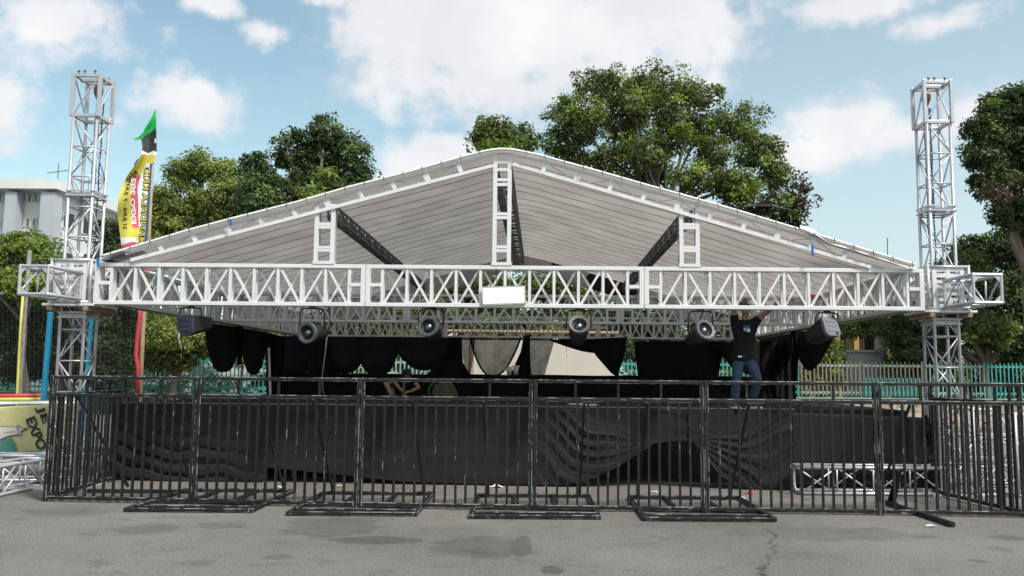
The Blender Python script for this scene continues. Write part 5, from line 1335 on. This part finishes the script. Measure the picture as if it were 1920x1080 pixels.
# far wood closing the gaps
def far_wood():
    cs, rs = [], []
    rnd = random.Random(5)
    for i in range(46):
        x = -60 + 105 * i / 45; cs.append((x + rnd.uniform(-1, 1), 62 + rnd.uniform(-3, 3), 3.0 + rnd.uniform(-.5, 1.2))); rs.append((2.6, 2.0, 3.2))
    for i in range(60):
        x = -62 + 110 * i / 59; cs.append((x, 47 + rnd.uniform(-1, 1), .8)); rs.append((1.6, 1.0, 1.1))
    o = leaf_object('far_wood', cs, rs, 34000, .34, lf_dark, None, (.7, 10), 77, .3)
    setp(o, 'dark band of far trees closing the view behind the fence', 'trees', kind='stuff')
far_wood()

# ------------------------------------------------------------------ people
def skin_obj(name, verts, edges, radii, material, parent, sub=2, flat=None):
    me = bpy.data.meshes.new(name); me.from_pydata([tuple(v) for v in verts], edges, []); me.update()
    ob = bpy.data.objects.new(name, me); COL.objects.link(ob)
    ob.modifiers.new('skin', 'SKIN')
    for i, r_ in enumerate(radii):
        d = me.skin_vertices[0].data[i]; d.radius = r_ if isinstance(r_, tuple) else (r_, r_); d.use_root = (i == 0); d.use_loose = False
    md = ob.modifiers.new('sub', 'SUBSURF'); md.levels = sub; md.render_levels = sub
    bpy.context.view_layer.update()
    m2 = bpy.data.meshes.new_from_object(ob.evaluated_get(bpy.context.evaluated_depsgraph_get()))
    bpy.data.objects.remove(ob); bpy.data.meshes.remove(me)
    m2.name = name
    off = Vector(parent['_w'])
    for v in m2.vertices: v.co -= off
    m2.materials.clear(); m2.materials.append(material); m2.polygons.foreach_set('use_smooth', [True] * len(m2.polygons))
    for p in m2.polygons: p.material_index = 0
    o = bpy.data.objects.new(name, m2); COL.objects.link(o); o.parent = parent; o['_w'] = list(off)
    return o
class SK:
    def __init__(s): s.v = []; s.e = []; s.r = []
    def add(s, p, r_, prev=None):
        s.v.append(Vector(p)); s.r.append(r_); i = len(s.v) - 1
        if prev is not None: s.e.append((prev, i))
        return i
    def chain(s, pts, prev=None):
        for (p, r_) in pts: prev = s.add(p, r_, prev)
        return prev
    def hand(s, wrist, d, side, prev, curl):
        """palm with four fingers and a thumb; d = along the hand, side = towards the thumb, curl = direction the fingers bend"""
        d = Vector(d).normalized(); side = Vector(side).normalized(); curl = Vector(curl).normalized(); W_ = Vector(wrist)
        palm = s.add(W_ + d * .05, (.036, .018), prev); kn = s.add(W_ + d * .09, (.034, .016), palm)
        for k, (o_, L) in enumerate(((.030, .068), (.010, .076), (-.010, .070), (-.028, .054))):
            b0 = W_ + d * .10 + side * o_
            s.chain([(b0, .0095), (b0 + d * L * .4 + curl * L * .25, .009), (b0 + d * L * .45 + curl * L * .65, .008), (b0 + d * L * .2 + curl * L * .85, .007)], kn)
        t0 = W_ + d * .035 + side * .042
        s.chain([(t0, .012), (t0 + d * .03 + side * .012 + curl * .02, .010), (t0 + d * .05 + side * .0 + curl * .045, .008)], palm)
    def build(s, name, m_, parent, sub=2): return skin_obj(name, s.v, s.e, s.r, m_, parent, sub)
YP = 13.36
def pm(px, py, dy=0.0): return at(px, py, YP + dy)
man = thing('person', 'standing person in black t-shirt and blue jeans reaching up into the front beam', 'person', Vector((pm(1393, 768).x, YP, ZS)))
hip = pm(1393, 668); chest = pm(1396, 618); neck = pm(1396, 599); head = pm(1398, 588, -.01)
Lsh, Rsh = pm(1377, 604, -.0), pm(1416, 603, 0)
Lel, Lwr = pm(1376, 573, -.14), pm(1393, 567, -.42)
Rel, Rwr = pm(1438, 585, -.16), pm(1455, 573, -.42)
Lhp, Rhp = pm(1384, 671), pm(1404, 671)
Lkn, Lan = pm(1381, 714, -.06), pm(1377, 757, .02)
Rkn, Ran = pm(1421, 712, -.10), pm(1410, 756, .10)
sk = SK()
h0 = sk.add(hip, (.11, .075)); wst = sk.add(hip + (chest - hip) * .4, (.10, .065), h0); ch_ = sk.add(chest, (.11, .065), wst); nk0 = sk.add(neck + Vector((0, 0, -.01)), (.056, .05), ch_)
nk = sk.add(neck + Vector((.003, -.005, .04)), (.052, .052), nk0); hd1 = sk.add(head + Vector((0, -.01, .0)), (.072, .082), nk); hd2 = sk.add(head + Vector((0, 0, .09)), (.075, .09), hd1); sk.add(head + Vector((0, .01, .15)), (.045, .06), hd2)
sk.add(head + Vector((.02, -.105, .028)), (.012, .016), hd1)   # nose
for (s_, el_, wr_, sd_, cu_) in ((Lsh, Lel, Lwr, (0, 0, 1), (0, -1, -.3)), (Rsh, Rel, Rwr, (-1, 0, .4), (0, -1, -.4))):
    a = sk.chain([(s_, .062), (s_ + (el_ - s_) * .5, .050), (el_, .042), (el_ + (wr_ - el_) * .4, .040), (wr_, .027)], ch_)
    sk.hand(wr_, (wr_ - el_), sd_, a, cu_)
for (hp_, kn_, an_) in ((Lhp, Lkn, Lan), (Rhp, Rkn, Ran)):
    a = sk.chain([(hp_, .082), (hp_ + (kn_ - hp_) * .5, .072), (kn_, .055), (kn_ + (an_ - kn_) * .35, .055), (an_, .038), (Vector((an_.x, an_.y - .03, ZS + .05)), .036)], h0)
body = sk.build('body', m_skin, man)
def face(parent, c, tiltx=0):
    b = MB()
    for sx_ in (-1, 1): b.lathe([(0, -.008), (.010, -.004), (.012, 0), (.0, .006)], 8, Matrix.Translation(c + Vector((sx_ * .030 + .012, -.078, .055))) @ Matrix.Rotation(PI / 2, 4, 'X'))
    b.build('eyes', m_hair, parent, smooth=True)
    MB().bar(c + Vector((-.012, -.083, -.005)), c + Vector((.034, -.083, -.005)), .008, .008).build('mouth', mat_lip, parent)
    for sx_ in (-1, 1): MB().lathe([(0, 0), (.022, .004), (.026, .012), (.0, .02)], 8, Matrix.Translation(c + Vector((sx_ * .077, .0, .04))) @ Matrix.Rotation(sx_ * PI / 2, 4, 'Y') @ Matrix.Scale(1.4, 4, (1, 0, 0))).build('ear', m_skin, parent, smooth=True)
mat_lip = mat('lip', (.16, .06, .05), .5)
face(man, head)
def hair_cap(parent, c, r=(.088, .102, .085), up=.085, cut=.30):
    def fn(u, v):
        th = PI * (.02 + .60 * v); ph_ = 2 * PI * u
        z = math.cos(th); x_ = sn(th) * math.cos(ph_); y_ = sn(th) * sn(ph_)
        if y_ < -.35 and z < .45: y_ *= .78
        return (c.x + x_ * r[0], c.y + .012 + y_ * r[1], c.z + up + z * r[2] + (.02 if (y_ < -.3 and z < .3) else 0) + .003 * sn(40 * u + 9 * v))
    return MB().grid(fn, 28, 12).build('hair', m_hair, parent, smooth=True)
hair_cap(man, head)
# shirt
sk = SK(); h0 = sk.add(hip + Vector((0, 0, -.085)), (.192, .140)); b00 = sk.add(hip + Vector((0, 0, -.05)), (.190, .138), h0); b0 = sk.add(hip + Vector((0, 0, .02)), (.180, .132), b00); b1 = sk.add(hip + (chest - hip) * .35, (.172, .125), b0); b2 = sk.add(hip + (chest - hip) * .7, (.172, .122), b1); ch_ = sk.add(chest + Vector((0, 0, .02)), (.175, .122), b2); sk.add(neck + Vector((0, 0, -.02)), (.080, .075), ch_)
for (s_, el_) in ((Lsh, Lel), (Rsh, Rel)): sk.chain([(s_, .078), (s_ + (el_ - s_) * .55, .066)], ch_)
sh = sk.build('t_shirt', m_tee, man)
c = pm(1396, 619, 0)
yc = c.y - .140
for (dx, dz, w_, h_, m_) in ((-.0, .045, .10, .045, m_flagB), (-.025, .0, .045, .05, mat('pink_print', (.55, .28, .22), .8)), (.03, -.01, .045, .05, m_flagW), (-.02, .02, .03, .02, m_flagW)):
    MB().box((c.x + dx - w_ / 2, yc - .004 - .002 * abs(dz) * 10, c.z + dz - h_ / 2), (c.x + dx + w_ / 2, yc, c.z + dz + h_ / 2)).build('shirt_print', m_, sh)
# jeans
sk = SK(); h0 = sk.add(hip + Vector((0, 0, .0)), (.150, .112)); sk.add(hip + Vector((0, 0, .07)), (.140, .105), h0)
for (hp_, kn_, an_) in ((Lhp, Lkn, Lan), (Rhp, Rkn, Ran)): sk.chain([(hp_ + Vector((0, 0, -.03)), .100), (hp_ + (kn_ - hp_) * .5, .092), (kn_, .074), (kn_ + (an_ - kn_) * .5, .076), (an_ + Vector((0, 0, .01)), .068)], h0)
sk.build('jeans', m_jean, man)
MB().box(hip + Vector((-.11, -.150, -.02)), hip + Vector((-.05, -.140, .005))).build('belt_buckle', m_sole, man)
for (an_, toe) in ((Lan, Vector((.02, -.19, 0))), (Ran, Vector((.10, -.17, 0)))):
    p = Vector((an_.x, an_.y, ZS + .05)); d = toe.normalized()
    k = SK(); k.chain([(p - d * .06, (.040, .045)), (p + d * .05 + Vector((0, 0, -.005)), (.044, .038)), (p + d * .15 + Vector((0, 0, -.018)), (.040, .026)), (p + d * .20 + Vector((0, 0, -.02)), (.026, .02))]); s_ = k.build('shoe', m_shoe, man)
    b = MB(); n = Vector((-d.y, d.x, 0)); pts = [p - d * .10 + n * .03, p - d * .10 - n * .03, p + d * .06 - n * .048, p + d * .17 - n * .042, p + d * .225, p + d * .17 + n * .042, p + d * .06 + n * .048]
    vs = [Vector((q.x, q.y, ZS + .004)) for q in pts] + [Vector((q.x, q.y, ZS + .034)) for q in pts]; nn = len(pts)
    b.add(vs, [tuple(range(nn)), tuple(reversed(range(nn, 2 * nn)))] + [(i, nn + i, nn + (i + 1) % nn, (i + 1) % nn) for i in range(nn)]); b.build('sole', m_sole, s_)

# seated person
YQ = 18.6
def qm(px, py, dy=0.0): return at(px, py, YQ + dy)
sit = thing('person', 'crouching person in black with bare legs working on the stage floor', 'person', Vector((qm(750, 740).x, YQ, ZS)))
hip = Vector((qm(757, 735).x, YQ + .18, ZS + .13)); chest = qm(766, 716, .05); neck = qm(764, 710, -.05); head = qm(763, 704, -.14)
sk = SK(); h0 = sk.add(hip, (.15, .12)); w1 = sk.add(hip + (chest - hip) * .5, (.14, .11), h0); ch_ = sk.add(chest, (.16, .11), w1); nk = sk.add(neck, .055, ch_); hd = sk.add(head, (.078, .088), nk); sk.add(head + Vector((0, -.03, .09)), (.078, .085), hd); sk.add(head + Vector((0, -.11, -.01)), .014, hd)
for (pts, sd_) in ((((750, 712, .0), (738, 714, -.25), (752, 731, -.34)), (0, 0, 1)), (((775, 713, 0), (786, 727, -.08), (766, 735, -.32)), (0, 0, 1))):
    p = [qm(*q) for q in pts]; a = sk.chain([(p[0], .056), (p[0] + (p[1] - p[0]) * .5, .047), (p[1], .040), (p[1] + (p[2] - p[1]) * .5, .038), (p[2], .026)], ch_); sk.hand(p[2], p[2] - p[1], sd_, a, (0, -.4, -1))
for (kn_, an_) in (((721, 712, -.22), (733, 741, -.32)), ((731, 716, -.05), (737, 741, -.12))):
    k_, a_ = qm(*kn_), qm(*an_); a_.z = ZS + .07; d = hip + Vector((-.08, -.05, 0))
    sk.chain([(d, .085), (d + (k_ - d) * .5, .078), (k_, .056), (k_ + (a_ - k_) * .4, .056), (a_, .036), (a_ + Vector((.0, -.05, -.035)), .034), (a_ + Vector((.02, -.17, -.045)), .026)], h0)
sk.build('body', m_skin, sit); face(sit, head); hair_cap(sit, head + Vector((0, -.05, -.02)), (.112, .128, .120), .055)
sk = SK(); h0 = sk.add(hip, (.17, .14)); w1 = sk.add(hip + (chest - hip) * .5, (.165, .13), h0); ch_ = sk.add(chest, (.175, .13), w1); sk.add(neck, .07, ch_)
for q in ((750, 712, .0), (775, 713, 0)): p = qm(*q); sk.chain([(p, .075), (p + Vector((.06 if q[0] > 760 else -.06, -.06, -.06)), .065)], ch_)
sk.build('t_shirt', m_tee, sit)
sk = SK(); h0 = sk.add(hip + Vector((0, 0, -.01)), (.165, .135))
for kn_ in ((721, 712, -.22), (731, 716, -.05)): k_ = qm(*kn_); d = hip + Vector((-.08, -.05, 0)); sk.chain([(d, .10), (d + (k_ - d) * .75, .088)], h0)
sk.build('shorts', m_shorts, sit)

# ------------------------------------------------------------------ litter on the asphalt
for i, (px, py, s_, m_, lab) in enumerate([(523, 915, .07, m_litter, 'crumpled white paper scrap left of the second barricade post'), (636, 912, .05, m_litter, 'small pale scrap by a barricade brace'), (930, 914, .16, m_litter, 'white paint smear of scraps under the middle of the skirt'), (1098, 908, .1, m_litter, 'pale scrap under the swag hem'),
                       (1228, 924, .07, m_litter, 'white scrap right of the third base frame'), (1405, 926, .11, m_litterr, 'red scrap near the swag at the right'), (1388, 935, .10, m_litter, 'white scrap beside the red scrap'), (1745, 988, .08, m_litter, 'flat white scrap by the single foot bar'), 
                       (1514, 937, .05, m_dsteel, 'dark pebble in front of the ground truss')]):
    g = gnd(px, py); b = MB(); rnd = random.Random(i)
    def sc(u, v): return (g.x + (u - .5) * s_ * 1.2 + .02 * sn(9 * v + i), g.y + (v - .5) * s_ * .8, .010 + .25 * s_ * abs(sn(5 * u + 3 * v + i)) * (1 - abs(2 * u - 1)))
    b.grid(sc, 6, 5); o = b.build('litter', m_, solid=.003); setp(o, lab, 'litter', 'scraps on the asphalt')
b = MB(); p = gnd(768, 906); b.bar(p + Vector((0, 0, .03)), p + Vector((.22, .02, .03)), .05, .04); simple('wood_offcut', 'pale wood offcut on the asphalt under the skirt', 'wood piece', b, m_ply)

for o in list(bpy.data.objects):
    if '_w' in o: del o['_w']
